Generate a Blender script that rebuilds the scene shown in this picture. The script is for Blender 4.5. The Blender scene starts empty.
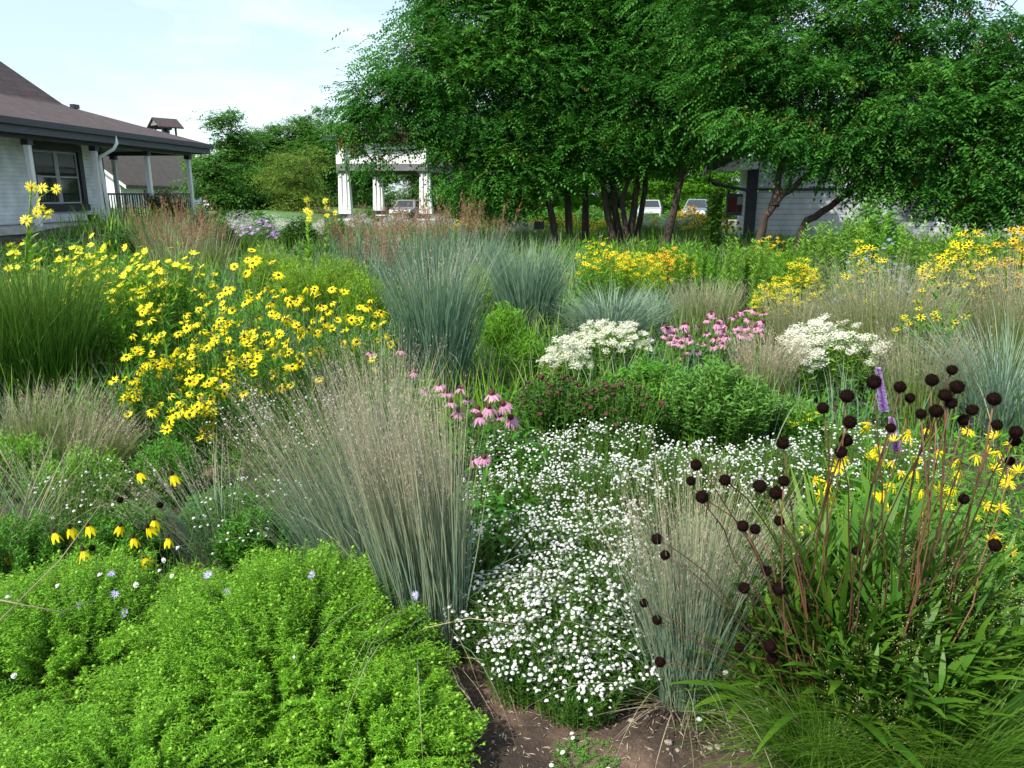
import bpy, math
import numpy as np
from mathutils import Matrix, Vector
rng = np.random.default_rng(7)
S = bpy.context.scene
COL = S.collection
R = math.radians
F_PX, PITCH, EYE = 755.0, R(14.1), 1.6
CP, SP = math.cos(PITCH), math.sin(PITCH)

# ------------------------------------------------------------------ measuring
def P(px, py, Y):
    """world point seen at pixel px,py of the photograph, Y metres ahead of the viewer"""
    u, v = (px-512)/F_PX, (384-py)/F_PX
    d = np.array([u, CP+v*SP, -SP+v*CP])
    return np.array([0, 0, EYE]) + d*(Y/d[1])
def gx(px, Y, z=.4):
    return (px-512)/F_PX*(Y*CP+(EYE-z)*SP)
def topz(py, Y):
    return P(512, py, Y)[2]
def sm(a):
    a = np.clip(a, 0, 1); return a*a*(3-2*a)
def gz(x, y):
    x = np.asarray(x, float); y = np.asarray(y, float)
    rise = .72*sm((-x-8.5)/2.5)*sm((y-15)/6)
    fall = -.38*sm((y-30)/18)*sm((x+14)/6)
    und = .03*np.sin(x*1.7+.6)*np.cos(y*1.3)*sm((y-2.6)/3)
    soil = .012*np.sin(x*9+2*np.sin(y*7))*np.cos(y*11+1.3*np.sin(x*6))*sm((4-y)/1)
    return rise+fall+und+soil

# ------------------------------------------------------------------ geometry buffer
class G:
    def __init__(s): s.V=[]; s.F=[]; s.n=0; s.r=[]; s.t=[]
    def add(s, V, F, mi=0, r=None, t=None):
        V = np.asarray(V, float).reshape(-1,3); F = np.asarray(F, int)
        n = len(V)
        s.V.append(V); s.F.append((F+s.n, mi))
        s.r.append(np.zeros(n)+.5 if r is None else np.broadcast_to(r,(n,)))
        s.t.append(np.zeros(n) if t is None else np.broadcast_to(t,(n,)))
        s.n += n; return s
    def merge(s, g, mi=None):
        for F, m in g.F: s.F.append((F+s.n, m if mi is None else mi))
        s.V += g.V; s.r += g.r; s.t += g.t; s.n += g.n; return s
    def arr(s): return np.concatenate(s.V), np.concatenate(s.r), np.concatenate(s.t)
    def scatter(s, g, M, T):
        """append g once for every 3x3 matrix M[k] and offset T[k]"""
        V, r, t = g.arr(); k = len(T); n = len(V)
        W = np.einsum('kij,nj->kni', M, V)+T[:,None,:]
        rr = np.repeat(rng.random(k), n)
        for F, m in g.F:
            FF = (F[None]+(np.arange(k)*n)[:,None,None]).reshape(-1, F.shape[1])
            s.F.append((FF+s.n, m))
        s.V.append(W.reshape(-1,3)); s.r.append(rr); s.t.append(np.tile(t,k)); s.n += n*k; return s
    def mesh(s, name, mats, smooth=False):
        me = bpy.data.meshes.new(name)
        V, r, t = s.arr()
        idx = np.concatenate([F.ravel() for F,_ in s.F])
        tot = np.concatenate([np.full(len(F), F.shape[1]) for F,_ in s.F])
        mi = np.concatenate([np.full(len(F), m) for F,m in s.F])
        me.vertices.add(len(V)); me.vertices.foreach_set('co', V.astype('f').ravel())
        me.loops.add(len(idx)); me.loops.foreach_set('vertex_index', idx.astype('i'))
        me.polygons.add(len(tot))
        me.polygons.foreach_set('loop_start', np.concatenate([[0],np.cumsum(tot)[:-1]]).astype('i'))
        me.polygons.foreach_set('material_index', mi.astype('i'))
        if smooth: me.polygons.foreach_set('use_smooth', np.ones(len(tot), bool))
        else: me.polygons.foreach_set('use_smooth', np.zeros(len(tot), bool))
        for nm, a in (('rnd', r), ('t', t)):
            at = me.attributes.new(nm, 'FLOAT', 'POINT'); at.data.foreach_set('value', a.astype('f'))
        for m in (mats if isinstance(mats,(list,tuple)) else [mats]): me.materials.append(m)
        me.update(calc_edges=True)
        return me

def link(name, me, parent=None, loc=(0,0,0), rot=None, scale=None):
    o = bpy.data.objects.new(name, me); COL.objects.link(o)
    o.location = loc
    if rot is not None: o.rotation_euler = rot
    if scale is not None: o.scale = scale
    if parent: o.parent = parent
    return o
def obj(name, g, mats, parent=None, smooth=False, loc=(0,0,0)):
    return link(name, g.mesh(name, mats, smooth), parent, loc)
def thing(name, label, cat, loc=(0,0,0), rz=0, group=None):
    o = link(name, None, None, loc, (0,0,rz)); o.empty_display_size = .1
    return tag(o, label, cat, group)
def tag(o, label=None, cat=None, group=None, kind=None):
    if label: o['label'] = label
    if cat: o['category'] = cat
    if group: o['group'] = group
    if kind: o['kind'] = kind
    return o
def copy_tree(o, parent=None):
    c = o.copy(); COL.objects.link(c)
    if parent: c.parent = parent
    for ch in o.children: copy_tree(ch, c)
    return c

# ------------------------------------------------------------------ primitives
def box(g, x0,x1,y0,y1,z0,z1, mi=0):
    V = [(x,y,z) for z in (z0,z1) for y in (y0,y1) for x in (x0,x1)]
    F = [(0,2,3,1),(4,5,7,6),(0,1,5,4),(2,6,7,3),(0,4,6,2),(1,3,7,5)]
    return g.add(V, F, mi)
def obox(g, o, ax, ay, az, mi=0):
    """box from a corner and three edge vectors"""
    o,ax,ay,az = [np.asarray(q,float) for q in (o,ax,ay,az)]
    V = [o+i*ax+j*ay+k*az for k in (0,1) for j in (0,1) for i in (0,1)]
    F = [(0,2,3,1),(4,5,7,6),(0,1,5,4),(2,6,7,3),(0,4,6,2),(1,3,7,5)]
    return g.add(V, F, mi)
def prism(g, pts, d, mi=0):
    """polygon (3d points) extruded by vector d"""
    pts = np.asarray(pts,float); n=len(pts); V=np.concatenate([pts, pts+np.asarray(d,float)])
    g.add(V, [list(range(n))], mi)
    g.F.append((np.array([list(range(2*n-1,n-1,-1))])+g.n-2*n, mi))
    g.F.append((np.array([(i,i+n,(i+1)%n+n,(i+1)%n) for i in range(n)])+g.n-2*n, mi))
    return g
def tube(g, pts, rad, k=6, mi=0, r=.5, t=None, cap=True):
    pts = np.asarray(pts,float); n=len(pts); rad=np.broadcast_to(rad,(n,))
    tan = np.gradient(pts, axis=0); tan /= np.linalg.norm(tan,axis=1)[:,None]+1e-9
    ref = np.array([0,0,1.]) if abs(tan[:,2]).mean()<.9 else np.array([1.,0,0])
    a = np.cross(tan, ref); a /= np.linalg.norm(a,axis=1)[:,None]+1e-9
    b = np.cross(tan, a)
    an = np.arange(k)/k*2*math.pi
    V = pts[:,None]+rad[:,None,None]*(np.cos(an)[None,:,None]*a[:,None]+np.sin(an)[None,:,None]*b[:,None])
    i = np.arange(n-1)[:,None]*k; j=np.arange(k)[None]; j2=(j+1)%k
    F = np.stack([i+j, i+j2, i+k+j2, i+k+j], -1).reshape(-1,4)
    tt = np.repeat(np.linspace(0,1,n) if t is None else t, k)
    g.add(V.reshape(-1,3), F, mi, r, tt)
    if cap: g.F.append((np.array([list(range(k-1,-1,-1)), list(range((n-1)*k, n*k))])+g.n-n*k, mi))
    return g
def bez(a, c, b, n=8):
    t = np.linspace(0,1,n)[:,None]; a,b,c=[np.asarray(q,float) for q in (a,b,c)]
    return (1-t)**2*a+2*t*(1-t)*c+t*t*b
def nrm(v): return v/(np.linalg.norm(v,axis=-1,keepdims=True)+1e-9)
def frames(N, spin=None, scale=1.0, tilt=None):
    """rotation matrices that send +z to N, with random spin, times scale"""
    N = nrm(N); k=len(N)
    ref = np.where(np.abs(N[:,2:3])>.9, np.array([[1.,0,0]]), np.array([[0,0,1.]]))
    a = nrm(np.cross(ref, N)); b = np.cross(N, a)
    s = rng.random(k)*6.283 if spin is None else spin
    c, d = np.cos(s)[:,None], np.sin(s)[:,None]
    A = a*c+b*d; B = -a*d+b*c
    M = np.stack([A,B,N], -1)
    return M*np.broadcast_to(scale,(k,))[:,None,None]
def rvec(n): return nrm(rng.normal(size=(n,3)))

def leaves(g, Pn, D, ln, wd, r=None, t=None, mi=0, up=.6, bend=.12, cut=.42):
    """one four-cornered leaf for each point"""
    n=len(Pn); D=nrm(D); ln=np.broadcast_to(ln,(n,))[:,None]; wd=np.broadcast_to(wd,(n,))[:,None]
    nn = rvec(n)*(1-up)+np.array([0,0,1.])*up
    side = nrm(np.cross(D, nn)); nn = np.cross(side, D)
    V = np.stack([Pn, Pn+D*ln*cut+side*wd*.5, Pn+D*ln-nn*ln*bend, Pn+D*ln*cut-side*wd*.5],1).reshape(-1,3)
    F = (np.arange(n)*4)[:,None]+np.arange(4)
    r = rng.random(n) if r is None else np.broadcast_to(r,(n,))
    t = np.full(n,.5) if t is None else np.broadcast_to(t,(n,))
    return g.add(V, F, mi, np.repeat(r,4), np.repeat(t,4))

def blades(g, B, az, L, th0, th1, w, seg=5, mi=0, leaf=False, twist=.6, r=None, pw=1.5, wob=.0):
    n=len(B); az=np.broadcast_to(az,(n,)); L=np.broadcast_to(L,(n,)); w=np.broadcast_to(w,(n,))
    th0=np.broadcast_to(th0,(n,)); th1=np.broadcast_to(th1,(n,))
    tw = az+math.pi/2+rng.normal(size=n)*twist
    side = np.stack([np.cos(tw),np.sin(tw),np.zeros(n)],1)
    d = np.stack([np.cos(az),np.sin(az)],1)
    p = np.array(B,float); rows=[]; ts=[]
    wz = rng.normal(size=n)*wob
    for j in range(seg+1):
        t=j/seg
        prof = (math.sin(math.pi*min(1,(t*.9+.1)))**.8 if leaf else (1-t**2.2)*.95+.05)
        if leaf and j==seg: prof=.02
        rows.append((p-side*(w*prof*.5)[:,None], p+side*(w*prof*.5)[:,None])); ts.append(t)
        th = th0+th1*((t+.5/seg)**pw)+wz*math.sin(t*6)
        st = L/seg
        p = p+np.concatenate([d*(np.sin(th)*st)[:,None], (np.cos(th)*st)[:,None]],1)
    V = np.stack([q for ab in rows for q in ab],1)          # n, 2(seg+1), 3
    m=2*(seg+1)
    q = np.array([(2*j,2*j+1,2*j+3,2*j+2) for j in range(seg)])
    F = ((np.arange(n)*m)[:,None,None]+q).reshape(-1,4)
    r = rng.random(n) if r is None else r
    g.add(V.reshape(-1,3), F, mi, np.repeat(r,m), np.tile(np.repeat(ts,2),n))
    return p

def sphere(k=8, m=6, rx=1, ry=1, rz=1):
    g=G(); V=[(0,0,-rz)]
    for i in range(1,m):
        a=math.pi*i/m
        for j in range(k):
            b=2*math.pi*j/k; V.append((rx*math.sin(a)*math.cos(b), ry*math.sin(a)*math.sin(b), -rz*math.cos(a)))
    V.append((0,0,rz)); top=len(V)-1
    Q=[(1+i*k+j,1+i*k+(j+1)%k,1+(i+1)*k+(j+1)%k,1+(i+1)*k+j) for i in range(m-2) for j in range(k)]
    T=[(0,1+(j+1)%k,1+j) for j in range(k)]+[(top,1+(m-2)*k+j,1+(m-2)*k+(j+1)%k) for j in range(k)]
    g.add(V,Q); g.F.append((np.array(T),0)); return g

# ------------------------------------------------------------------ materials
def nt(name):
    m=bpy.data.materials.new(name); m.use_nodes=True; t=m.node_tree; t.nodes.clear()
    return m,t,t.nodes,t.links
def ramp(n, cols, pos=None):
    r=n.new('ShaderNodeValToRGB'); e=r.color_ramp.elements
    pos = pos or [i/(len(cols)-1) for i in range(len(cols))]
    e[0].position=pos[0]; e[0].color=(*cols[0],1); e[1].position=pos[-1]; e[1].color=(*cols[-1],1)
    for c,p in list(zip(cols,pos))[1:-1]:
        x=e.new(p); x.color=(*c,1)
    return r
def vivid(c):
    """greens of fresh leaves: a little less red and blue than the first guess"""
    r,g,b=c
    if g>r*1.12 and g>b*1.6: return (r*.98,g*1.14,b*.38)
    return c
def plant_mat(name, cols, tip=None, mix=(.3,.9), trans=.3, rough=.55, spec=.3):
    """leaf tissue: every leaf has its own shade; along a blade the tissue may change to tip colours"""
    cols=[vivid(q) for q in cols]; tip=[vivid(q) for q in tip] if tip else None
    m,t,n,l=nt(name)
    a=n.new('ShaderNodeAttribute'); a.attribute_name='rnd'
    c=ramp(n,cols); l.new(a.outputs['Fac'],c.inputs[0]); col=c.outputs[0]
    if tip:
        b=n.new('ShaderNodeAttribute'); b.attribute_name='t'
        c2=ramp(n,tip); l.new(a.outputs['Fac'],c2.inputs[0])
        mr=n.new('ShaderNodeMapRange'); mr.inputs[1].default_value=mix[0]; mr.inputs[2].default_value=mix[1]
        l.new(b.outputs['Fac'],mr.inputs[0])
        mx=n.new('ShaderNodeMix'); mx.data_type='RGBA'; l.new(mr.outputs[0],mx.inputs[0]); l.new(col,mx.inputs[6]); l.new(c2.outputs[0],mx.inputs[7]); col=mx.outputs[2]
    p=n.new('ShaderNodeBsdfPrincipled'); p.inputs['Roughness'].default_value=rough; p.inputs['Specular IOR Level'].default_value=spec
    l.new(col,p.inputs['Base Color']); o=n.new('ShaderNodeOutputMaterial')
    if trans>0:
        tr=n.new('ShaderNodeBsdfTranslucent'); l.new(col,tr.inputs[0])
        ms=n.new('ShaderNodeMixShader'); ms.inputs[0].default_value=trans
        l.new(p.outputs[0],ms.inputs[1]); l.new(tr.outputs[0],ms.inputs[2]); l.new(ms.outputs[0],o.inputs[0])
    else: l.new(p.outputs[0],o.inputs[0])
    return m
def solid(name, col, rough=.6, var=.25, scale=6, spec=.4, bump=0, metal=0, stretch=(1,1,1), col2=None):
    m,t,n,l=nt(name)
    tc=n.new('ShaderNodeTexCoord'); mp=n.new('ShaderNodeMapping'); mp.inputs['Scale'].default_value=stretch
    l.new(tc.outputs['Object'],mp.inputs[0])
    ns=n.new('ShaderNodeTexNoise'); ns.inputs['Scale'].default_value=scale; ns.inputs['Detail'].default_value=5; l.new(mp.outputs[0],ns.inputs[0])
    c2 = col2 or tuple(c*(1-var) for c in col); c1=tuple(min(1,c*(1+var*.5)) for c in col)
    c=ramp(n,[c2,c1],[.3,.7]); l.new(ns.outputs[0],c.inputs[0])
    p=n.new('ShaderNodeBsdfPrincipled'); p.inputs['Roughness'].default_value=rough; p.inputs['Specular IOR Level'].default_value=spec; p.inputs['Metallic'].default_value=metal
    l.new(c.outputs[0],p.inputs['Base Color'])
    if bump:
        b=n.new('ShaderNodeBump'); b.inputs['Strength'].default_value=bump; b.inputs['Distance'].default_value=.02; l.new(ns.outputs[0],b.inputs['Height']); l.new(b.outputs[0],p.inputs['Normal'])
    o=n.new('ShaderNodeOutputMaterial'); l.new(p.outputs[0],o.inputs[0]); return m
def brick_mat(name, c1, c2, mortar, scale, w=.5, h=.25, ms=.02, rough=.85, coords='Object', rot=(R(90),0,0), bump=.4):
    m,t,n,l=nt(name)
    tc=n.new('ShaderNodeTexCoord'); mp=n.new('ShaderNodeMapping'); mp.inputs['Rotation'].default_value=rot; l.new(tc.outputs[coords],mp.inputs[0])
    b=n.new('ShaderNodeTexBrick'); b.inputs['Scale'].default_value=scale; b.inputs['Color1'].default_value=(*c1,1); b.inputs['Color2'].default_value=(*c2,1); b.inputs['Mortar'].default_value=(*mortar,1)
    b.inputs['Brick Width'].default_value=w; b.inputs['Row Height'].default_value=h; b.inputs['Mortar Size'].default_value=ms
    l.new(mp.outputs[0],b.inputs[0])
    ns=n.new('ShaderNodeTexNoise'); ns.inputs['Scale'].default_value=3; ns.inputs['Detail'].default_value=6; l.new(tc.outputs[coords],ns.inputs[0])
    mx=n.new('ShaderNodeMix'); mx.data_type='RGBA'; mx.blend_type='MULTIPLY'; mx.inputs[0].default_value=.5
    nr=ramp(n,[(.78,.78,.78),(1.08,1.08,1.08)],[.3,.7]); l.new(ns.outputs[0],nr.inputs[0]); mx.inputs[0].default_value=1
    l.new(b.outputs[0],mx.inputs[6]); l.new(nr.outputs[0],mx.inputs[7])
    p=n.new('ShaderNodeBsdfPrincipled'); p.inputs['Roughness'].default_value=rough; l.new(mx.outputs[2],p.inputs['Base Color'])
    bp=n.new('ShaderNodeBump'); bp.inputs['Strength'].default_value=bump; bp.inputs['Distance'].default_value=.01; bp.invert=True
    l.new(b.outputs[1],bp.inputs['Height']); l.new(bp.outputs[0],p.inputs['Normal'])
    o=n.new('ShaderNodeOutputMaterial'); l.new(p.outputs[0],o.inputs[0]); return m

M={}
M['blue_grass']=plant_mat('blue_grass',[(.07,.12,.07),(.10,.17,.10),(.15,.21,.13)],[(.12,.17,.11),(.20,.23,.15),(.28,.26,.19)],(.5,1.1))
M['switch']=plant_mat('switch_grass',[(.075,.16,.102),(.115,.22,.140),(.18,.29,.185)],[(.20,.28,.18),(.33,.39,.28)],(.6,1.2))
M['darkswitch']=plant_mat('dark_switch_grass',[(.04,.10,.03),(.06,.14,.045),(.09,.18,.06)],[(.08,.14,.05),(.15,.18,.09)],(.6,1.2))
M['steel']=plant_mat('blue_arching_grass',[(.13,.23,.16),(.18,.29,.2),(.25,.34,.24)],[(.22,.31,.22),(.31,.38,.28)],(.5,1.2))
M['bluestem']=plant_mat('bluestem',[(.11,.20,.145),(.18,.28,.20),(.30,.33,.19)],[(.26,.28,.16),(.38,.34,.21),(.48,.42,.29)],(.45,1.0))
M['tan']=plant_mat('tan_grass',[(.12,.19,.08),(.18,.24,.11),(.26,.27,.16)],[(.28,.27,.18),(.40,.36,.26)],(.4,1.))
M['dead']=plant_mat('dead_straw',[(.26,.21,.14),(.36,.30,.21),(.45,.4,.3)],trans=.15)
M['fluff']=plant_mat('seed_fluff',[(.42,.28,.24),(.54,.40,.34),(.68,.58,.5)],trans=.4)
M['tanfluff']=plant_mat('tan_fluff',[(.36,.31,.22),(.46,.41,.31),(.58,.53,.42)],trans=.4)
M['rust']=plant_mat('rust_plume',[(.24,.10,.06),(.33,.17,.10),(.40,.26,.17)],trans=.3)
M['tuft']=plant_mat('tuft_grass',[(.035,.095,.022),(.06,.145,.035),(.10,.195,.05)],[(.10,.18,.05),(.19,.24,.09)],(.5,1.1))
M['mound']=plant_mat('mound_leaf',[(.035,.125,.022),(.065,.19,.032),(.11,.26,.045)],[(.12,.29,.035),(.22,.39,.06)],(.45,1.0))
M['bud']=plant_mat('mound_bud',[(.20,.36,.09),(.3,.45,.15)],trans=.25)
M['leaf']=plant_mat('leaf_green',[(.035,.11,.025),(.05,.16,.035),(.08,.21,.05)],[(.07,.2,.05),(.10,.26,.06)],(.5,1))
M['leaf_bright']=plant_mat('leaf_bright',[(.06,.17,.025),(.09,.23,.035),(.14,.29,.05)],[(.12,.28,.04),(.18,.35,.07)],(.5,1))
M['leaf_yel']=plant_mat('leaf_yellowgreen',[(.10,.21,.03),(.15,.28,.04),(.21,.34,.06)],[(.19,.31,.05),(.3,.4,.09)],(.4,1))
M['leaf_blue']=plant_mat('leaf_bluegreen',[(.05,.13,.06),(.07,.18,.08),(.10,.22,.11)],[(.09,.2,.09),(.13,.26,.12)],(.5,1))
M['leaf_pale']=plant_mat('leaf_pale_column',[(.10,.20,.06),(.14,.26,.09),(.2,.32,.12)],[(.17,.3,.1),(.26,.4,.15)],(.4,1))
M['leaf_lance']=plant_mat('leaf_lance',[(.03,.095,.025),(.05,.13,.03),(.09,.18,.04)],[(.06,.14,.03),(.12,.19,.045)],(.4,1),rough=.5,spec=.3)
M['leaf_red']=plant_mat('leaf_dark_bronze',[(.05,.05,.03),(.07,.045,.035),(.05,.09,.03)],trans=.2)
M['leaf_dark']=plant_mat('leaf_dark',[(.025,.07,.02),(.035,.10,.025),(.055,.13,.035)],trans=.25)
M['locust']=plant_mat('locust_leaf',[(.028,.11,.045),(.045,.16,.06),(.075,.22,.08),(.13,.29,.10)],trans=.42,rough=.5)
M['locust2']=plant_mat('locust_leaf_right',[(.026,.10,.043),(.042,.15,.058),(.065,.195,.075),(.10,.25,.09)],trans=.4,rough=.5)
M['fartree']=plant_mat('far_leaf',[(.05,.13,.05),(.075,.18,.065),(.11,.23,.085)],trans=.4)
M['willow']=plant_mat('willow_leaf',[(.12,.18,.07),(.17,.24,.10),(.23,.30,.14)],trans=.3)
M['pods']=plant_mat('pods',[(.16,.08,.03),(.28,.13,.05),(.2,.16,.06)],trans=.2)
M['leaf_turn']=plant_mat('turning_leaf',[(.30,.30,.04),(.45,.38,.05)],trans=.4)
M['crumb']=solid('soil_crumb',(.10,.068,.05),.95,.5,3)
M['cushion']=plant_mat('cushion_leaf',[(.03,.08,.025),(.045,.11,.035),(.07,.15,.05)])
M['stem_green']=plant_mat('stem_green',[(.09,.16,.05),(.13,.2,.07)],trans=0)
M['stem_red']=plant_mat('stem_red',[(.07,.035,.022),(.14,.07,.04),(.20,.11,.055)],trans=0)
M['stem_dark']=plant_mat('stem_dark',[(.05,.025,.02),(.09,.05,.03)],trans=0)
M['bark']=solid('bark',(.055,.042,.034),.9,.5,9,bump=.8,stretch=(1,1,.25))
M['bark2']=solid('bark_brown',(.06,.043,.034),.9,.5,12,bump=.8,stretch=(1,1,.3))
M['yellow']=plant_mat('petal_yellow',[(.78,.62,.0),(.82,.70,.004)],trans=.3,rough=.6)
M['lemon']=plant_mat('petal_lemon',[(.76,.68,.015),(.80,.76,.04)],trans=.3,rough=.6)
M['gold']=plant_mat('petal_gold',[(.78,.40,.0),(.82,.50,.004)],trans=.25,rough=.6)
M['eye']=solid('daisy_eye',(.035,.018,.012),.9,.3,60)
M['eye_gold']=solid('daisy_eye_gold',(.45,.25,.02),.9,.3,60)
M['pink']=plant_mat('petal_pink',[(.46,.15,.32),(.58,.27,.44),(.68,.45,.54)],trans=.3)
M['cone']=solid('cone_brown',(.07,.018,.012),.9,.4,80)
M['seed']=solid('seed_head_dark',(.010,.0048,.0038),1,.6,120,spec=.05)
M['white']=plant_mat('petal_white',[(.70,.71,.72),(.80,.80,.79)],trans=.25)
M['cream']=plant_mat('petal_cream',[(.66,.67,.55),(.76,.76,.66)],trans=.25)
M['aster']=plant_mat('petal_lavender',[(.36,.34,.72),(.46,.43,.80)],trans=.25)
M['liatris']=plant_mat('petal_purple',[(.44,.24,.6),(.56,.36,.7)],trans=.25)
M['blueflower']=plant_mat('petal_blue',[(.22,.28,.62),(.34,.38,.7)],trans=.25)
M['mono']=plant_mat('dried_head_bronze',[(.045,.022,.018),(.075,.035,.028),(.07,.055,.03)],trans=0,spec=.1)

# ------------------------------------------------------------------ flower heads (as buffers)
def petals(n, r0, r1, w, tilt, jitter=.1, seg=2, droop=0.):
    g=G()
    for i in range(n):
        a=2*math.pi*i/n+rng.normal()*jitter; L=(r1-r0)*(1+rng.normal()*.06)
        V=[]; 
        for j in range(seg+1):
            t=j/seg; rr=r0+L*t; z=math.tan(tilt)*L*t-droop*L*t*t
            ww=w*(.55 if j==0 else 1.0 if j<seg else .25)*.5
            V += [(rr*math.cos(a)-ww*math.sin(a), rr*math.sin(a)+ww*math.cos(a), z),(rr*math.cos(a)+ww*math.sin(a), rr*math.sin(a)-ww*math.cos(a), z)]
        g.add(V,[(2*j,2*j+1,2*j+3,2*j+2) for j in range(seg)],0,rng.random(),0)
    return g
def shifted(g, dz=0, mi=None):
    o=G(); o.merge(g,mi); o.V=[v+np.array([0,0,dz]) for v in o.V]; return o
def spiky(r=.018, k=18, m=13, amp=.05):
    g=sphere(k,m,r,r,r*.96); V=g.V[0]; f=1+amp*(rng.random(len(V))*2-.6); g.V[0]=V*f[:,None]
    # bristles
    n=520; d=rvec(n); a=nrm(np.cross(d,rvec(n)))*r*.06
    V=np.stack([d*r*.9-a, d*r*.9+a, d*r*(1.1+.22*rng.random((n,1)))],1).reshape(-1,3)
    g.add(V,(np.arange(n)*3)[:,None]+np.arange(3),0); return g

def add_heads(root, name, pos, nor, gmain, mats, scale, child=None, limit=100, rest='flowers'):
    """up to LIMIT heads nearest the viewer as parts of their own, the rest as one part"""
    if len(pos)==0: return
    base=np.array(root.location); pos=np.asarray(pos)
    scale=np.broadcast_to(scale,(len(pos),))
    Mx=frames(np.asarray(nor),scale=1.0)
    d=np.linalg.norm(pos+base-np.array([0,0,EYE]),axis=1); order=np.argsort(d)
    gs_=gmain if isinstance(gmain,list) else [gmain]; gmain=gs_[0]
    ms_=[q.mesh(name,mats,True) for q in gs_] if limit else None
    mc=child[1].mesh(child[0],child[2],True) if child and limit else None
    for i in order[:limit]:
        eu=Matrix(Mx[i].tolist()).to_euler()
        s=float(scale[i]); o=link(name,ms_[int(rng.integers(len(ms_)))],root,pos[i],eu,(s,s,s))
        if child: link(child[0],mc,o)
    o=order[limit:]
    if len(o):
        g=G(); g.scatter(gmain,Mx[o]*scale[o][:,None,None],pos[o])
        mm=list(mats) if isinstance(mats,(list,tuple)) else [mats]
        if child:
            c=G(); c.merge(child[1],len(mm)); g.scatter(c,Mx[o]*scale[o][:,None,None],pos[o]); mm.append(child[2])
        tag(obj(rest,g,mm,root,True),kind='stuff')

# ------------------------------------------------------------------ plants
def curves(ns, h, r, rb=.3, hvar=.15, dome=.35, lean=(0,0), tuft=0):
    """quadratic stems from a tight base to a dome of tips"""
    a=rng.random(ns)*6.283; q=np.sqrt(rng.random(ns))
    tx=np.stack([np.cos(a),np.sin(a)],1)
    tip=np.concatenate([tx*(q*r)[:,None]+np.array(lean), (h*(1-dome*q*q)*(1-hvar*rng.random(ns)))[:,None]],1)
    if tuft:
        k=max(6,int(ns/tuft)); a2=rng.random(k)*6.283; q2=np.sqrt(rng.random(k)); cx=np.stack([np.cos(a2),np.sin(a2)],1)*(q2*r)[:,None]
        w=((tip[:,None,:2]-cx[None]-np.array(lean))**2).sum(-1).argmin(1); d_=np.linalg.norm(tip[:,:2]-cx[w]-np.array(lean),axis=1)
        sp=r/math.sqrt(k); tip[:,:2]=tip[:,:2]*.72+(cx[w]+np.array(lean))*.28; tip[:,2]=tip[:,2]*(1-.13*rng.random(k)[w])-.38*sp*(d_/sp)**2
        tip[:,2]=np.maximum(tip[:,2],.02)
    b=np.concatenate([tx*(q*r*rb)[:,None], np.zeros((ns,1))],1)
    c=(b+tip)/2; c[:,:2]=b[:,:2]+(tip[:,:2]-b[:,:2])*.3; c[:,2]=tip[:,2]*.62
    return b,c,tip
def bpt(b,c,e,t):
    t=t[...,None]; return (1-t)**2*b+2*t*(1-t)*c+t*t*e
def btan(b,c,e,t):
    t=t[...,None]; return 2*(1-t)*(c-b)+2*t*(e-c)
def herb_geo(ns,h,r,nl,ln,wd,t0=.25,t1=1.,upd=.5,rb=.3,hvar=.15,dome=.35,lean=(0,0),sw=.003,whorl=False,taper=.3,bl=None,seg=3,tuft=0):
    """stems and leaves of a herb; returns stem buffer, leaf buffer, tips, tip directions"""
    b,c,e=curves(ns,h,r,rb,hvar,dome,lean,tuft)
    gs=G(); T=np.linspace(0,1,5)
    w=nrm(np.cross(e-b,rvec(ns)))*sw
    rows=[]
    for t in T:
        p=bpt(b,c,e,np.full(ns,t)); k=1-.6*t; rows += [p-w*k,p+w*k]
    V=np.stack(rows,1); q=np.array([(2*j,2*j+1,2*j+3,2*j+2) for j in range(4)])
    gs.add(V.reshape(-1,3),((np.arange(ns)*10)[:,None,None]+q).reshape(-1,4),0,np.repeat(rng.random(ns),10),np.tile(np.repeat(T,2),ns))
    tt=np.linspace(t0,t1,nl)[None]+rng.normal(size=(ns,nl))*.02; tt=np.clip(tt,0.02,1)
    if whorl: ang=(np.arange(nl)%3)*2.094+(np.arange(nl)//3)*.7; ang=ang[None]+rng.random(ns)[:,None]*6
    else: ang=np.arange(nl)[None]*2.4+rng.random(ns)[:,None]*6.283
    p=bpt(b[:,None],c[:,None],e[:,None],tt); tg=nrm(btan(b[:,None],c[:,None],e[:,None],tt))
    rad=np.stack([np.cos(ang),np.sin(ang),np.zeros_like(ang)],-1)
    D=nrm(tg*upd+rad+rng.normal(size=rad.shape)*.2)
    Ls=ln*(1-taper*tt)*(1+.25*rng.normal(size=tt.shape)).clip(.5,1.5)
    gl=G(); rr=np.clip(np.repeat(rng.random(ns),nl)*.6+rng.random(ns*nl)*.4,0,1)
    if bl:
        Dd=D.reshape(-1,3); az=np.arctan2(Dd[:,1],Dd[:,0]); th=np.arccos(Dd[:,2].clip(-1,1))
        blades(gl,p.reshape(-1,3),az,Ls.ravel(),th,bl,Ls.ravel()*wd/ln,seg,0,True,.25,rr)
    else:
        leaves(gl,p.reshape(-1,3),D.reshape(-1,3),Ls.ravel(),Ls.ravel()*wd/ln,rr,tt.ravel())
    return gs,gl,e,nrm(e-c)
def herb(name,label,cat,x,y,h,r,ns,nl,ln,wd,mat,smat='stem_green',group=None,z=None,**k):
    z=float(gz(x,y)) if z is None else z
    root=thing(name,label,cat,(x,y,z),0,group)
    gs,gl,e,d=herb_geo(ns,h,r,nl,ln,wd,**k)
    obj('stems',gs,M[smat],root); obj('leaves',gl,M[mat],root)
    return root,e,d
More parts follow.
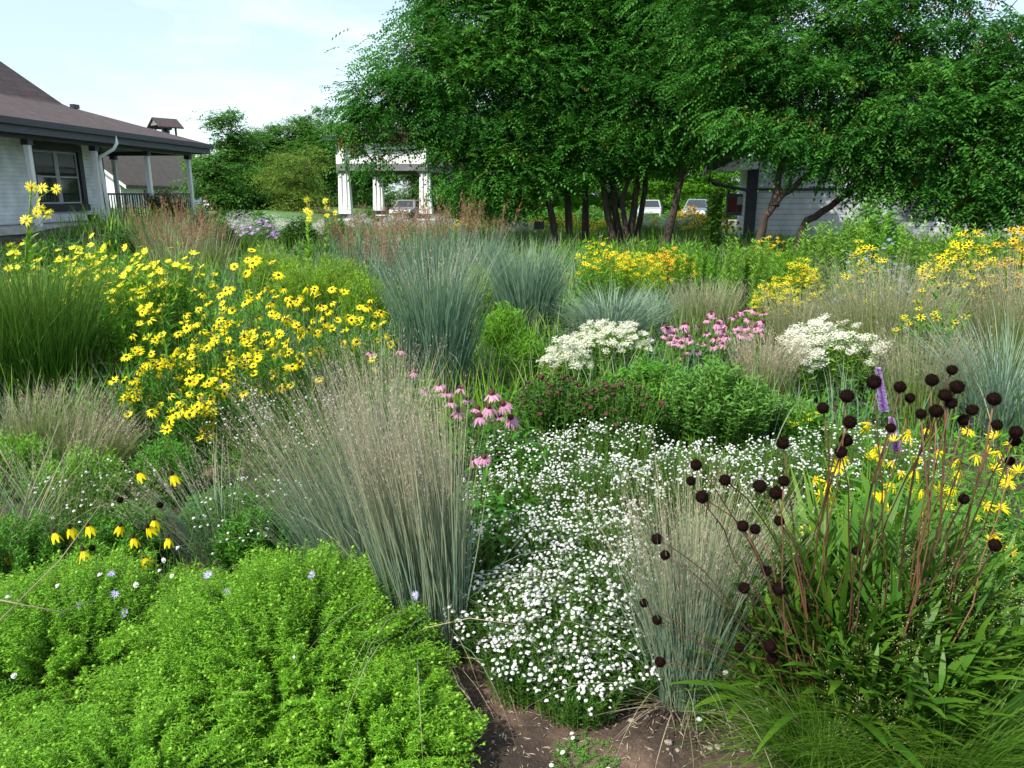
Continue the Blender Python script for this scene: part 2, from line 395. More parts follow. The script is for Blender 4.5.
def grass(name,label,x,y,h,n,rb=.12,th=(.02,.35),bend=.6,w=.006,mat='switch',seg=6,cat='grass clump',group=None,plume=None,lean=None,dead=0,twist=.6,short=.45):
    """a clump of arching blades; plume=(count, height factor, plume length, bits, bit size, material)"""
    root=thing(name,label,cat,(x,y,float(gz(x,y))),0,group)
    a=rng.random(n)*6.283; q=np.sqrt(rng.random(n))*rb
    B=np.stack([q*np.cos(a),q*np.sin(a),np.zeros(n)],1); az=a+rng.normal(size=n)*.5
    L=h*(short+(1.04-short)*rng.random(n)**.6); t0=th[0]+(th[1]-th[0])*(q/rb)*rng.random(n)**.7
    if lean is not None:
        vx=np.cos(az)*np.sin(t0)+lean[0]; vy=np.sin(az)*np.sin(t0)+lean[1]; az=np.arctan2(vy,vx); t0=np.arctan(np.hypot(vx,vy))
    g=G(); blades(g,B,az,L,t0,bend*(.3+rng.random(n)*1.1),w*(.6+.7*rng.random(n)),seg,0,False,twist,wob=.06)
    k=max(10,n//14); a=rng.random(k)*6.283
    blades(g,B[:k],a,h*(.5+.45*rng.random(k)),.35+.6*rng.random(k),.9+.9*rng.random(k),w*.9,7,0,False,twist)
    obj('blades',g,M[mat],root)
    if dead:
        a=rng.random(dead)*6.283; g=G(); B2=np.stack([rb*np.cos(a),rb*np.sin(a),np.zeros(dead)+.01],1)
        blades(g,B2,a+rng.normal(size=dead)*.4,h*(.25+.3*rng.random(dead)),.8+.5*rng.random(dead),.5*rng.random(dead),w,5)
        obj('dry_blades',g,M['dead'],root)
    if plume:
        m,hf,pl,bits,bs,pm=plume
        a=rng.random(m)*6.283; q=np.sqrt(rng.random(m))*rb
        az=a+rng.normal(size=m)*.4; L=h*hf*(.72+.28*rng.random(m)); t0=(th[0]+(th[1]-th[0])*.75*(q/rb)*rng.random(m)**.5)
        if lean is not None:
            vx=np.cos(az)*np.sin(t0)+lean[0]; vy=np.sin(az)*np.sin(t0)+lean[1]; az=np.arctan2(vy,vx); t0=np.arctan(np.hypot(vx,vy))
        b1=.12+.2*rng.random(m)
        g=G(); B=np.stack([q*np.cos(a),q*np.sin(a),np.zeros(m)],1)
        blades(g,B,az,L,t0,b1,w*.45,6,0,False,.6)
        obj('flower_stalks',g,M[mat],root)
        # fluffy bits along the top of each stalk
        rep=np.repeat(np.arange(m),bits); u=1-pl*rng.random(m*bits)
        steps=24; pts=[B]; p=B.copy()
        for j in range(steps):
            th_=t0+b1*(((j+.5)/steps)**1.5); s=L/steps
            p=p+np.stack([np.cos(az)*np.sin(th_)*s,np.sin(az)*np.sin(th_)*s,np.cos(th_)*s],1); pts.append(p)
        pts=np.stack(pts,1); fi=u*steps; i0=np.clip(fi.astype(int),0,steps-1); fr=(fi-i0)[:,None]
        pos=pts[rep,i0]*(1-fr)+pts[rep,i0+1]*fr; dd=pts[rep,i0+1]-pts[rep,i0]
        g=G(); spread=(1-u)/pl
        leaves(g,pos+rng.normal(size=pos.shape)*bs*.25,nrm(dd)+rvec(len(pos))*.55,bs*(.6+.8*rng.random(len(pos))),bs*.28,np.clip(np.repeat(rng.random(m),bits)*.7+.3*rng.random(m*bits),0,1))
        tag(obj('seed_plumes',g,M[pm],root),kind='stuff')
    return root

def stem_to(root, a, b, rad, mat, bow=.1, k=5, name='stem', head=None, hname='seed_head', hs=1., hmat=None):
    """one stem from a to b (world), with its head at the end as a sub-part"""
    a=np.asarray(a,float)-np.array(root.location); b=np.asarray(b,float)-np.array(root.location)
    c=(a+b)/2; c[2]+=bow*np.linalg.norm(b-a); c[:2]+=rng.normal(size=2)*.05*np.linalg.norm(b-a)
    pts=bez(a,c,b,9); pts[1:-1]+=rng.normal(size=(7,3))*.006
    g=G(); tube(g,pts,np.linspace(rad,rad*.7,9),k,0,rng.random())
    o=obj(name,g,M[mat],root,True)
    if head is not None:
        d=nrm((pts[-1]-pts[-2])[None])[0]
        Mx=frames(d[None])[0]
        link(hname,head,o,pts[-1],Matrix(Mx.tolist()).to_euler(),(hs,hs,hs))
    return o,nrm((pts[-1]-pts[-2])[None])[0]

# ================================================================== CAMERA, SKY, SUN
cam=bpy.data.cameras.new('camera'); co=bpy.data.objects.new('camera',cam); COL.objects.link(co)
co.location=(0,0,EYE); co.rotation_euler=(R(90)-PITCH,0,0); cam.sensor_width=36; cam.lens=36*F_PX/1024; cam.clip_end=3000; cam.clip_start=.05
S.camera=co
SUN_AZ, SUN_EL = R(-138), R(46)        # azimuth from +Y towards +X : sun on the left, a little behind the viewer
sd=Vector((math.sin(SUN_AZ)*math.cos(SUN_EL), math.cos(SUN_AZ)*math.cos(SUN_EL), math.sin(SUN_EL)))
sl=bpy.data.lights.new('sun','SUN'); sl.energy=4.8; sl.angle=R(.6); sl.color=(1,.94,.82)
so=bpy.data.objects.new('sun',sl); COL.objects.link(so); so.rotation_euler=sd.to_track_quat('Z','Y').to_euler()
W=bpy.data.worlds.new('World'); S.world=W; W.use_nodes=True; t=W.node_tree; n=t.nodes; l=t.links; n.clear()
sk=n.new('ShaderNodeTexSky'); sk.sky_type='NISHITA'; sk.sun_disc=False; sk.sun_elevation=SUN_EL; sk.sun_rotation=SUN_AZ; sk.air_density=1.0; sk.dust_density=1.5; sk.ozone_density=1.2
tc=n.new('ShaderNodeTexCoord'); mp=n.new('ShaderNodeMapping'); mp.inputs['Scale'].default_value=(1,1,3.2); l.new(tc.outputs['Generated'],mp.inputs[0])
ns=n.new('ShaderNodeTexNoise'); ns.inputs['Scale'].default_value=2.6; ns.inputs['Detail'].default_value=8; ns.inputs['Roughness'].default_value=.6; ns.inputs['Distortion'].default_value=.3; l.new(mp.outputs[0],ns.inputs[0])
cr=ramp(n,[(.38,.38,.38),(1,1,1)],[.46,.74]); l.new(ns.outputs[0],cr.inputs[0])
mx=n.new('ShaderNodeMix'); mx.data_type='RGBA'; l.new(cr.outputs[0],mx.inputs[0]); l.new(sk.outputs[0],mx.inputs[6]); mx.inputs[7].default_value=(6.3,7.6,8.0,1)
bg=n.new('ShaderNodeBackground'); bg.inputs[1].default_value=.135; l.new(mx.outputs[2],bg.inputs[0]); wo=n.new('ShaderNodeOutputWorld'); l.new(bg.outputs[0],wo.inputs[0])
S.view_settings.view_transform='Standard'; S.view_settings.look='None'; S.view_settings.exposure=.52; S.view_settings.gamma=1
S.render.engine='CYCLES'; S.cycles.max_bounces=6; S.cycles.diffuse_bounces=3; S.cycles.glossy_bounces=2; S.cycles.transmission_bounces=3; S.cycles.use_denoising=True
S.cycles.use_adaptive_sampling=True; S.cycles.adaptive_threshold=.02

# ================================================================== GROUND
def axis(segs):
    out=[]
    for a,b,s in segs: out.append(np.arange(a,b,s))
    return np.concatenate(out+[[segs[-1][1]]])
xs=axis([(-420,-60,24),(-60,-20,2),(-20,-1.6,.3),(-1.6,1.8,.025),(1.8,20,.3),(20,60,2),(60,420,24)])
ys=axis([(-30,1.4,.8),(1.4,3.2,.025),(3.2,34,.3),(34,90,2),(90,700,30)])
X,Y=np.meshgrid(xs,ys); Z=gz(X,Y)
nx,ny=len(xs),len(ys); i=np.arange(ny-1)[:,None]*nx+np.arange(nx-1)[None]
Fq=np.stack([i,i+1,i+nx+1,i+nx],-1).reshape(-1,4)
m,t,n,l=nt('soil_and_lawn')
geo=n.new('ShaderNodeNewGeometry'); n1=n.new('ShaderNodeTexNoise'); n1.inputs['Scale'].default_value=3; n1.inputs['Detail'].default_value=8; l.new(geo.outputs['Position'],n1.inputs[0])
n2=n.new('ShaderNodeTexNoise'); n2.inputs['Scale'].default_value=45; n2.inputs['Detail'].default_value=6; n2.inputs['Roughness'].default_value=.7; l.new(geo.outputs['Position'],n2.inputs[0])
wet=ramp(n,[(.028,.019,.015),(.06,.04,.03),(.14,.095,.07)],[.32,.5,.66]); l.new(n1.outputs[0],wet.inputs[0])
gr=ramp(n,[(.5,.5,.5),(1.5,1.45,1.4)],[.3,.75]); l.new(n2.outputs[0],gr.inputs[0])
mm=n.new('ShaderNodeMix'); mm.data_type='RGBA'; mm.blend_type='MULTIPLY'; mm.inputs[0].default_value=1; l.new(wet.outputs[0],mm.inputs[6]); l.new(gr.outputs[0],mm.inputs[7])
lawn=ramp(n,[(.05,.12,.025),(.10,.18,.04)],[.35,.65]); l.new(n1.outputs[0],lawn.inputs[0])
sx=n.new('ShaderNodeSeparateXYZ'); l.new(geo.outputs['Position'],sx.inputs[0]); mr=n.new('ShaderNodeMapRange'); mr.inputs[1].default_value=20; mr.inputs[2].default_value=27; l.new(sx.outputs[1],mr.inputs[0])
m2=n.new('ShaderNodeMix'); m2.data_type='RGBA'; l.new(mr.outputs[0],m2.inputs[0]); l.new(mm.outputs[2],m2.inputs[6]); l.new(lawn.outputs[0],m2.inputs[7])
p=n.new('ShaderNodeBsdfPrincipled'); p.inputs['Roughness'].default_value=.93; l.new(m2.outputs[2],p.inputs['Base Color'])
b=n.new('ShaderNodeBump'); b.inputs['Strength'].default_value=.9; b.inputs['Distance'].default_value=.012; l.new(n2.outputs[0],b.inputs['Height']); l.new(b.outputs[0],p.inputs['Normal'])
o=n.new('ShaderNodeOutputMaterial'); l.new(p.outputs[0],o.inputs[0]); M['soil']=m
g=G(); g.add(np.stack([X,Y,Z],-1).reshape(-1,3),Fq)
tag(obj('ground',g,M['soil'],smooth=True),kind='structure')
M['concrete']=solid('concrete',(.26,.25,.23),.85,.2,2,bump=.2)
g=G(); g.add([(-60,50,-.35),(60,50,-.35),(60,61,-.35),(-60,61,-.35)],[(0,1,2,3)]); 
tag(obj('road',g,M['concrete']),kind='structure')
g=G(); box(g,-60,60,49.8,50,-.5,-.22)
tag(obj('kerb',g,M['concrete']),kind='structure')

# ================================================================== LEFT HOUSE
M['siding']=brick_mat('white_siding',(.88,.90,.93),(.85,.87,.91),(.62,.64,.68),1,60,.115,.007,.6,bump=.5)
M['grey_sash']=solid('sash_paint',(.42,.43,.45),.5,.06,12)
M['trim']=solid('dark_trim',(.028,.03,.045),.45,.2,8)
M['fascia']=solid('fascia_slate',(.045,.05,.075),.45,.2,8)
M['white_paint']=solid('white_paint',(.78,.79,.80),.5,.06,12)
M['shingle']=brick_mat('brown_shingle',(.085,.056,.058),(.06,.040,.043),(.028,.02,.02),1,.34,.14,.006,.9,rot=(0,0,R(90)),bump=.6)
M['shingle2']=brick_mat('barn_shingle',(.105,.08,.068),(.075,.057,.048),(.035,.027,.023),1,.5,.22,.01,.9,rot=(0,0,R(90)),bump=.6)
M['soffit']=solid('dark_soffit',(.055,.05,.055),.8,.2,6)
M['grey_beam']=solid('grey_beam',(.17,.17,.18),.6,.2,6)
M['found']=solid('foundation',(.13,.13,.135),.9,.3,5)
M['deck']=solid('deck_concrete',(.5,.49,.47),.8,.3,4)
m,t,n,l=nt('window_glass'); p=n.new('ShaderNodeBsdfPrincipled'); p.inputs['Base Color'].default_value=(.02,.025,.03,1); p.inputs['Roughness'].default_value=.04; p.inputs['Specular IOR Level'].default_value=.9; o=n.new('ShaderNodeOutputMaterial'); l.new(p.outputs[0],o.inputs[0]); M['glass']=m
K=np.array([-11.4,29.8]); A=np.array([-.0748,-.9972]); B=np.array([-.9972,.0748])
hz0=.70
def H(a,b,z): q=A*a+B*b; return np.array([q[0],q[1],z-hz0])
def hbox(g,a0,a1,b0,b1,z0,z1,mi=0):
    o=H(a0,b0,z0); return obox(g,o,H(a1,b0,z0)-o,H(a0,b1,z0)-o,(0,0,z1-z0),mi)
hs=thing('house','white clapboard house with low brown shingle roof and wrap-around corner porch at the left edge','house',(K[0],K[1],hz0))
LA,LB=24,16
g=G(); hbox(g,4.5,LA-2,1.6,LB-1.6,.8,3.1); obj('wall',g,M['siding'],hs)
g=G(); hbox(g,4.4,LA-1.9,1.5,LB-1.5,-.2,.8); hbox(g,.35,4.4,.0+.3,LB-1.5,-.2,.62); hbox(g,4.4,LA-2,.3,1.5,-.2,.62); obj('foundation',g,M['found'],hs)
g=G(); hbox(g,.3,4.397,.25,LB-1.5,.623,.78); hbox(g,4.4,LA-2,.25,1.497,.623,.78); obj('porch_deck',g,M['deck'],hs)
# two-pitch hipped roof
def roof(g,rings,th=.0):
    V=[];F=[]
    for i,(ins,z) in enumerate(rings):
        V += [H(ins,ins,z),H(LA-ins,ins,z),H(LA-ins,LB-ins,z),H(ins,LB-ins,z)]
    for i in range(len(rings)-1):
        for j in range(4): F.append((4*i+j,4*i+(j+1)%4,4*i+4+(j+1)%4,4*i+4+j))
    F.append(tuple(4*(len(rings)-1)+j for j in range(4)))
    g.add(V,F)
g=G(); roof(g,[(-.06,3.41),(3.23,4.45),(3.35,4.52),(LB/2-.05,9.3)]); rf=obj('roof',g,M['shingle'],hs)
g=G(); hbox(g,3.0,3.3,3.0,3.15,4.40,4.53); obj('ridge_cap',g,M['trim'],rf)
g=G()
for (a0,a1,b0,b1) in ((0,LA,0,.05),(0,LA,LB-.05,LB),(0,.05,.053,LB-.053),(LA-.05,LA,.053,LB-.053)): hbox(g,a0,a1,b0,b1,3.07,3.40)
obj('fascia',g,M['fascia'],hs)
g=G(); hbox(g,-.12,LA,-.12,-.003,3.26,3.42); hbox(g,-.12,-.003,0,LB,3.26,3.42); obj('gutter',g,M['trim'],hs)
g=G(); hbox(g,.053,LA-.053,.053,LB-.053,3.11,3.14); obj('soffit',g,M['soffit'],hs)
g=G(); hbox(g,.8,LA-1,.36,.54,2.98,3.105); hbox(g,.8,.98,.543,LB-1,2.98,3.105); obj('porch_beam',g,M['trim'],hs)
for a,b in [(.9,.45),(3.7,.45),(6.55,.45),(9.4,.45),(12.2,.45),(15,.45),(.9,3.3),(.9,6.2),(.9,9)]:
    g=G(); hbox(g,a-.065,a+.065,b-.065,b+.065,.783,2.84); pm=obj('porch_post',g,M['white_paint'],hs)
    g=G(); hbox(g,a-.1,a+.1,b-.1,b+.1,2.843,2.977); obj('capital',g,M['trim'],pm)
# railing, balusters black
def railing(a0,a1,b0,b1):
    g=G(); d=.02
    hbox(g,min(a0,a1)-d,max(a0,a1)+d,min(b0,b1)-d,max(b0,b1)+d,1.58,1.64); hbox(g,min(a0,a1)-d,max(a0,a1)+d,min(b0,b1)-d,max(b0,b1)+d,.88,.92)
    k=int(max(abs(a1-a0),abs(b1-b0))/.14)
    for i in range(k+1):
        a=a0+(a1-a0)*i/k; b=b0+(b1-b0)*i/k; hbox(g,a-.012,a+.012,b-.012,b+.012,.923,1.577)
    obj('railing',g,M['trim'],hs)
railing(3.85,6.4,.45,.45); railing(.9,.9,.6,3.15); railing(1.05,3.55,.45,.45)
# window
g=G(); w0,w1,z0,z1=5.72,7.72,1.30,2.86
for (a0,a1,zz0,zz1) in ((w0-.2,w1+.2,z1,z1+.2),(w0-.28,w1+.28,z0-.2,z0),(w0-.2,w0,z0+.002,z1-.002),(w1,w1+.2,z0+.002,z1-.002)): hbox(g,a0,a1,1.50,1.62,zz0,zz1)
wf=obj('window',g,M['trim'],hs)
g=G(); mid=(w0+w1)/2
for (a0,a1) in ((w0+.03,mid-.03),(mid+.03,w1-.03)):
    for q in (a0,a1-.05): hbox(g,q,q+.05,1.56,1.6,z0+.03,z1-.03)
    for q in (z0+.032,2.08,z1-.08): hbox(g,a0+.052,a1-.052,1.562,1.598,q,q+.045)
hbox(g,mid-.028,mid+.028,1.555,1.6,z0+.02,z1-.02)
obj('sash',g,M['grey_sash'],wf)
g=G(); hbox(g,w0+.003,w1-.003,1.585,1.596,z0+.003,z1-.003); obj('pane',g,M['glass'],wf)
g=G(); hbox(g,4.42,4.56,1.53,1.61,.8,3.1); obj('corner_board',g,M['trim'],hs)
g=G(); tube(g,[H(6.35,-.16,3.3),H(6.35,-.16,3.08),H(6.38,-.05,2.9),H(6.5,.32,2.68),H(6.5,.34,2.5),H(6.45,.33,1.6),H(6.4,.33,.75),H(6.25,.2,.6),H(6.15,0,.55)],.05,8); obj('downspout',g,M['white_paint'],hs,True)
g=G(); hbox(g,6.6,6.9,.5,.7,.79,1.02); obj('meter_box',g,M['trim'],hs)

# ================================================================== BARN BEHIND
bz=.5
C1=np.array([-25.1,50.]); U=np.array([-.1695,.9855]); Wd=np.array([-.9855,-.1695])
def Bq(u,w,z): q=U*u+Wd*w; return np.array([q[0],q[1],z-bz])
bn=thing('barn','long white barn with brown gable roof seen through the porch of the left house','barn',(C1[0],C1[1],bz))
L=38; Wb=11; ez=2.35; rz=ez+.85*Wb/2
g=G(); prism(g,[Bq(0,0,.3),Bq(0,Wb,.3),Bq(0,Wb,ez),Bq(0,Wb/2,rz),Bq(0,0,ez)],Bq(L,0,0)-Bq(0,0,0)); obj('wall',g,M['siding'],bn)
g=G()
for s in (0,1):
    w0,w1=(-.5,Wb/2) if s==0 else (Wb+.5,Wb/2)
    prism(g,[Bq(-.5,w0,ez-.42+.06),Bq(-.5,w1,rz+.06),Bq(-.5,w1,rz+.26),Bq(-.5,w0,ez-.42+.26)],Bq(L+1,0,0)-Bq(0,0,0))
obj('roof',g,M['shingle2'],bn)
g=G(); prism(g,[Bq(-.56,-.5,ez-.42),Bq(-.56,Wb/2,rz-.0),Bq(-.56,Wb/2,rz+.22),Bq(-.56,-.5,ez-.2)],Bq(.05,0,0)-Bq(0,0,0)); obj('rake_board',g,M['white_paint'],bn)
for u in (5,11,17,23):
    g=G(); o=Bq(u,-.05,.9); obox(g,o,Bq(u+1.2,-.05,.9)-o,Bq(u,.02,.9)-o,(0,0,1.0)); obj('window',g,M['trim'],bn)
# bell cupola on the ridge, turned a little to the left
cu=35.0; cz=rz-.1; cc_=Bq(cu,Wb/2,cz); ca,sa_=math.cos(R(52)),math.sin(R(52))
def Cq(x,y,z): return cc_+np.array([x*ca-y*sa_, x*sa_+y*ca, z])
def cbox(g,x0,x1,y0,y1,z0,z1): o=Cq(x0,y0,z0); return obox(g,o,Cq(x1,y0,z0)-o,Cq(x0,y1,z0)-o,(0,0,z1-z0))
g=G(); cbox(g,-.85,.85,-.85,.85,-.8,.25); cp=obj('cupola',g,M['fascia'],bn)
for x in (-.72,.72):
    for y in (-.72,.72):
        g=G(); cbox(g,x-.08,x+.08,y-.08,y+.08,.253,1.62); obj('cupola_post',g,M['fascia'],cp)
g=G()
for s in (-1,1):
    q0=Cq(-1.35,s*1.3,1.35); q1=Cq(-1.35,0,2.3); e_=np.array([0,0,.13]); prism(g,[q0,q1,q1+e_,q0+e_],Cq(2.7,0,0)-Cq(0,0,0))
obj('cupola_roof',g,M['shingle'],cp)
g=G(); prism(g,[Cq(-1.2,-.95,1.63),Cq(-1.2,.95,1.63),Cq(-1.2,0,2.25)],Cq(.08,0,0)-Cq(0,0,0)); obj('cupola_gable',g,M['grey_beam'],cp)
s=sphere(10,6,.3,.3,.36); s.V[0]+=Cq(0,0,1.1); obj('bell',s,M['trim'],cp,True)
# small white outbuilding between barn and trees
ob=thing('shed','small white shed half hidden by trees right of the barn','shed',(gx(214,46),46,.5))
g=G(); box(g,-.55,.5,0,3,0,1.3); obj('wall',g,M['siding'],ob)
g=G(); prism(g,[(-.75,-.3,1.25),(0,-.3,1.6),(.7,-.3,1.25),(.7,-.3,1.13),(0,-.3,1.48),(-.75,-.3,1.13)],(0,3.6,0)); obj('roof',g,M['shingle2'],ob)

# ================================================================== PAVILION
M['brick']=brick_mat('pier_brick',(.24,.13,.10),(.17,.09,.075),(.28,.26,.24),1,.22,.075,.012,.9)
pv=thing('pavilion','white-columned pavilion with brick piers and brown roof behind the big tree','pavilion',(-5,33,-.03))
def pp(px,Y): return gx(px,Y,1.0)+5, Y-33
cols=[pp(346,30),pp(426,30),pp(379,36),pp(451,36)]
for (x,y) in cols:
    g=G(); box(g,x-.32,x+.32,y-.32,y+.32,0,.66); pr=obj('brick_pier',g,M['brick'],pv)
    g=G(); box(g,x-.36,x+.36,y-.36,y+.36,.663,.72); obj('pier_cap',g,M['white_paint'],pr)
    g=G(); box(g,x-.27,x+.27,y-.27,y+.27,.723,.9); obj('pier_base',g,M['trim'],pr)
    g=G()
    V=[(x+sx*r_,y+sy*r_,z) for z,r_ in ((.903,.24),(2.42,.19)) for sx,sy in ((-1,-1),(1,-1),(1,1),(-1,1))]
    g.add(V,[(3,2,1,0),(4,5,6,7),(0,1,5,4),(1,2,6,5),(2,3,7,6),(3,0,4,7)])
    for dx in (-.09,.09):
        box(g,x+dx-.02,x+dx+.02,y-.255,y-.2,.95,2.38)
    cc=obj('column',g,M['white_paint'],pv)
    g=G(); box(g,x-.27,x+.27,y-.27,y+.27,2.423,2.5); obj('capital',g,M['trim'],cc)
xa,ya=cols[0]; xb,yb=cols[1]; xc,yc=cols[2]; xd,yd=cols[3]
M['grey_beam']=solid('grey_beam',(.17,.17,.18),.6,.2,6)
g=G()
def beam(g,p,q,w,z0,z1):
    p=np.array(p);q=np.array(q); d=q-p; d=d/np.linalg.norm(d); nn=np.array([-d[1],d[0]])*w/2
    o=np.array([*(p-nn-d*.26),z0]); obox(g,o,np.array([*(q-p+d*.52),0]),np.array([*(2*nn),0]),(0,0,z1-z0))
beam(g,cols[0],cols[1],.3,2.503,2.76); beam(g,cols[2],cols[3],.3,2.503,2.76); beam(g,cols[0],cols[2],.29,2.506,2.757); beam(g,cols[1],cols[3],.29,2.506,2.757)
obj('beam',g,M['grey_beam'],pv)
g=G(); beam(g,cols[0],cols[1],.2,2.763,3.55); beam(g,cols[2],cols[3],.2,2.763,3.55); beam(g,cols[0],cols[2],.19,2.766,3.547); beam(g,cols[1],cols[3],.19,2.766,3.547)
obj('frieze',g,M['white_paint'],pv)
x0,x1,y0,y1=xa-.62,xb+1.2,ya-.45,yc+.8
g=G(); V=[(x0,y0,3.75),(x1,y0,3.75),(x1,y1,3.75),(x0,y1,3.75),((x0+x1)/2,y0+2.6,4.35),((x0+x1)/2,y1-2.6,4.35)]
g.add(V,[(0,1,2,3)]); g.F.append((np.array([(0,4,1)])+g.n-6,0)); g.F.append((np.array([(1,4,5,2),(3,0,4,5)])+g.n-6,0)); g.F.append((np.array([(2,5,3)])+g.n-6,0)); obj('roof',g,M['shingle'],pv)
g=G()
box(g,x0,x1,y0,y0+.06,3.58,3.745); box(g,x0,x1,y1-.06,y1,3.58,3.745); box(g,x0,x0+.06,y0+.063,y1-.063,3.58,3.745); box(g,x1-.06,x1,y0+.063,y1-.063,3.58,3.745); obj('fascia',g,M['trim'],pv)
# notice sign
sx_=gx(437,33.5,1.8); sg=thing('notice_sign','small white notice sign on a post beside the right pavilion column','sign',(sx_,33.5,0))
g=G(); box(g,-.03,.03,0,.06,0,2.0); obj('post',g,M['grey_beam'],sg)
g=G(); box(g,-.17,.17,-.04,-.003,1.55,1.95); obj('sign_panel',g,M['white_paint'],sg)

# ================================================================== RIGHT BUILDING
M['siding2']=brick_mat('grey_white_siding',(.56,.59,.64),(.52,.55,.60),(.30,.32,.36),1,60,.15,.010,.6,bump=.5)
rb=thing('white_building','pale clapboard building with gable roof and dark corner post behind the right trees','building',(10.8,21.1,0),R(-13))
D=7.5
def q3(x,z,y=22.): return np.array([x-10.9,y-22,z])
g=G(); prism(g,[q3(6.85,0),q3(14.9,0),q3(14.9,2.75),q3(10.9,4.62),q3(6.85,2.75)],(0,D,0)); obj('wall',g,M['siding2'],rb)
g=G()
for xe,ze in ((5.6,2.35),(16.2,2.35)):
    prism(g,[q3(xe,ze,21.1),q3(10.9,4.85,21.1),q3(10.9,5.03,21.1),q3(xe,ze+.18,21.1)],(0,D+1.6,0))
obj('roof',g,M['shingle'],rb)
g=G()
for xe,ze in ((5.6,2.28),(16.2,2.28)):
    prism(g,[q3(xe,ze-.08,21.04),q3(10.9,4.74,21.04),q3(10.9,5.0,21.04),q3(xe,ze+.2,21.04)],(0,.055,0))
obj('rake_board',g,M['fascia'],rb)
g=G(); prism(g,[q3(5.75,2.18,21.2),q3(6.84,2.28,21.2),q3(6.84,2.7,21.2),q3(5.75,2.33,21.2)],(0,.8,0)); obj('soffit',g,M['white_paint'],rb)
g=G(); box(g,5.48-10.9,5.6-10.9,-1.0,D+.7,2.25,2.42); obj('gutter',g,M['trim'],rb)
g=G(); tube(g,[q3(5.58,2.28,21.3),q3(5.58,1.98,21.3),q3(5.75,1.88,21.4),q3(6.6,1.72,21.9),q3(6.68,1.6,21.95),q3(6.68,.1,21.95)],.045,8); obj('downspout',g,M['trim'],rb,True)
g=G(); box(g,6.62-10.9,6.92-10.9,-.12,.1,0,2.5); obj('corner_post',g,M['trim'],rb)
g=G(); box(g,6.93-10.9,14.85-10.9,-.035,-.003,1.70,1.77); obj('trim_board',g,M['trim'],rb)
g=G(); box(g,7.75-10.9,7.82-10.9,-.07,-.004,1.775,2.6); obj('pipe',g,M['trim'],rb)
g=G(); x0=gx(895,22,1.5)-10.9; box(g,x0,x0+.72,-.14,-.003,1.02,1.64); eb=obj('meter_cabinet',g,M['grey_beam'],rb)
g=G(); box(g,x0+.78,x0+.98,-.16,-.003,1.35,1.66); obj('meter',g,M['trim'],eb)
# bulletin board left of the corner
bb=thing('bulletin_board','dark-framed bulletin board with reddish papers left of the building corner post','bulletin board',(gx(736,27,1.2),27,0))
g=G(); box(g,-.3,-.24,0,.06,0,1.75); box(g,.24,.3,0,.06,0,1.75); obj('post',g,M['trim'],bb)
g=G(); box(g,-.36,.36,-.05,-.003,.88,1.62); pn=obj('panel',g,M['grey_beam'],bb)
M['redpaper']=solid('red_paper',(.25,.07,.05),.8,.3,20)
g=G(); box(g,-.3,-.02,-.062,-.053,1.0,1.5); box(g,.03,.3,-.062,-.053,1.0,1.2); obj('red_notice',g,M['redpaper'],pn)
g=G(); box(g,.02,.3,-.062,-.053,1.26,1.52); obj('pale_notice',g,M['white_paint'],pn)

# ================================================================== PARKED CARS
M['rubber']=solid('tyre_rubber',(.02,.02,.022),.8,.2,20)
M['lamp']=solid('headlamp_glass',(.7,.72,.75),.15,.05,20,spec=.8)
def car(label,x,y,rz,col,h=1.55,group='cars parked beyond the trees'):
    z=-.345
    r_=thing('parked_car',label,'car',(x,y,z),rz,group)
    mt=solid('car_paint',col,.3,.03,5,spec=.7)
    L,Wc=4.4,1.76
    prof=[(-2.2,.35),(-2.2,.62),(-2.1,.88),(-1.2,1.0),(-.55,h),(1.3,h-.02),(2.0,1.02),(2.18,.9),(2.2,.4),(1.9,.28),(-1.9,.28)]
    me=bpy.data.meshes.new('body'); V=[]
    def wd(z): return Wc/2*(1-.02-.24*max(0,(z-.95)/(h-.95)))
    for s in (-1,1): V+=[(px,s*wd(pz),pz) for px,pz in prof]
    k=len(prof); F=[tuple(range(k)),tuple(range(2*k-1,k-1,-1))]+[(i,i+k,(i+1)%k+k,(i+1)%k) for i in range(k)]
    me.from_pydata(V,[],F); me.materials.append(mt); me.update()
    o=link('body',me,r_); bv=o.modifiers.new('bevel','BEVEL'); bv.width=.06; bv.segments=2
    def quad(name,pts,d,mat,par):
        g=G(); prism(g,pts,d); return obj(name,g,mat,par)
    a=np.array([-1.16,1.03]); b_=np.array([-.60,h-.06])
    quad('windscreen',[(a[0]-.03,-wd(a[1])+.1,a[1]),(a[0]-.03,wd(a[1])-.1,a[1]),(b_[0]-.03,wd(b_[1])-.1,b_[1]),(b_[0]-.03,-wd(b_[1])+.1,b_[1])],(.02,0,.0),M['glass'],r_)
    for s in (-1,1):
        quad('side_window',[(-.95,s*(wd(1.05)+.004),1.05),(1.75,s*(wd(1.05)+.004),1.05),(1.25,s*(wd(h-.12)+.004),h-.12),(-.48,s*(wd(h-.12)+.004),h-.12)],(0,s*.012,0),M['glass'],r_)
        quad('headlight',[(-2.16,s*.5,.66),(-2.16,s*.8,.66),(-2.13,s*.78,.84),(-2.13,s*.52,.84)],(-.05,0,0),M['lamp'],r_)
        for wx in (-1.35,1.35):
            g=G(); tube(g,[(wx,s*.66,.33),(wx,s*.89,.33)],.33,16); w=obj('wheel',g,M['rubber'],r_)
            g=G(); tube(g,[(wx,s*.893,.33),(wx,s*.905,.33)],.2,12); obj('rim',g,M['lamp'],w)
    g=G(); box(g,-2.26,-2.19,-.7,.7,.4,.58); obj('grille',g,M['trim'],r_)
car('white car parked in the gap between the dark tree trunks',gx(650,59,0),59,R(78),(.34,.35,.36))
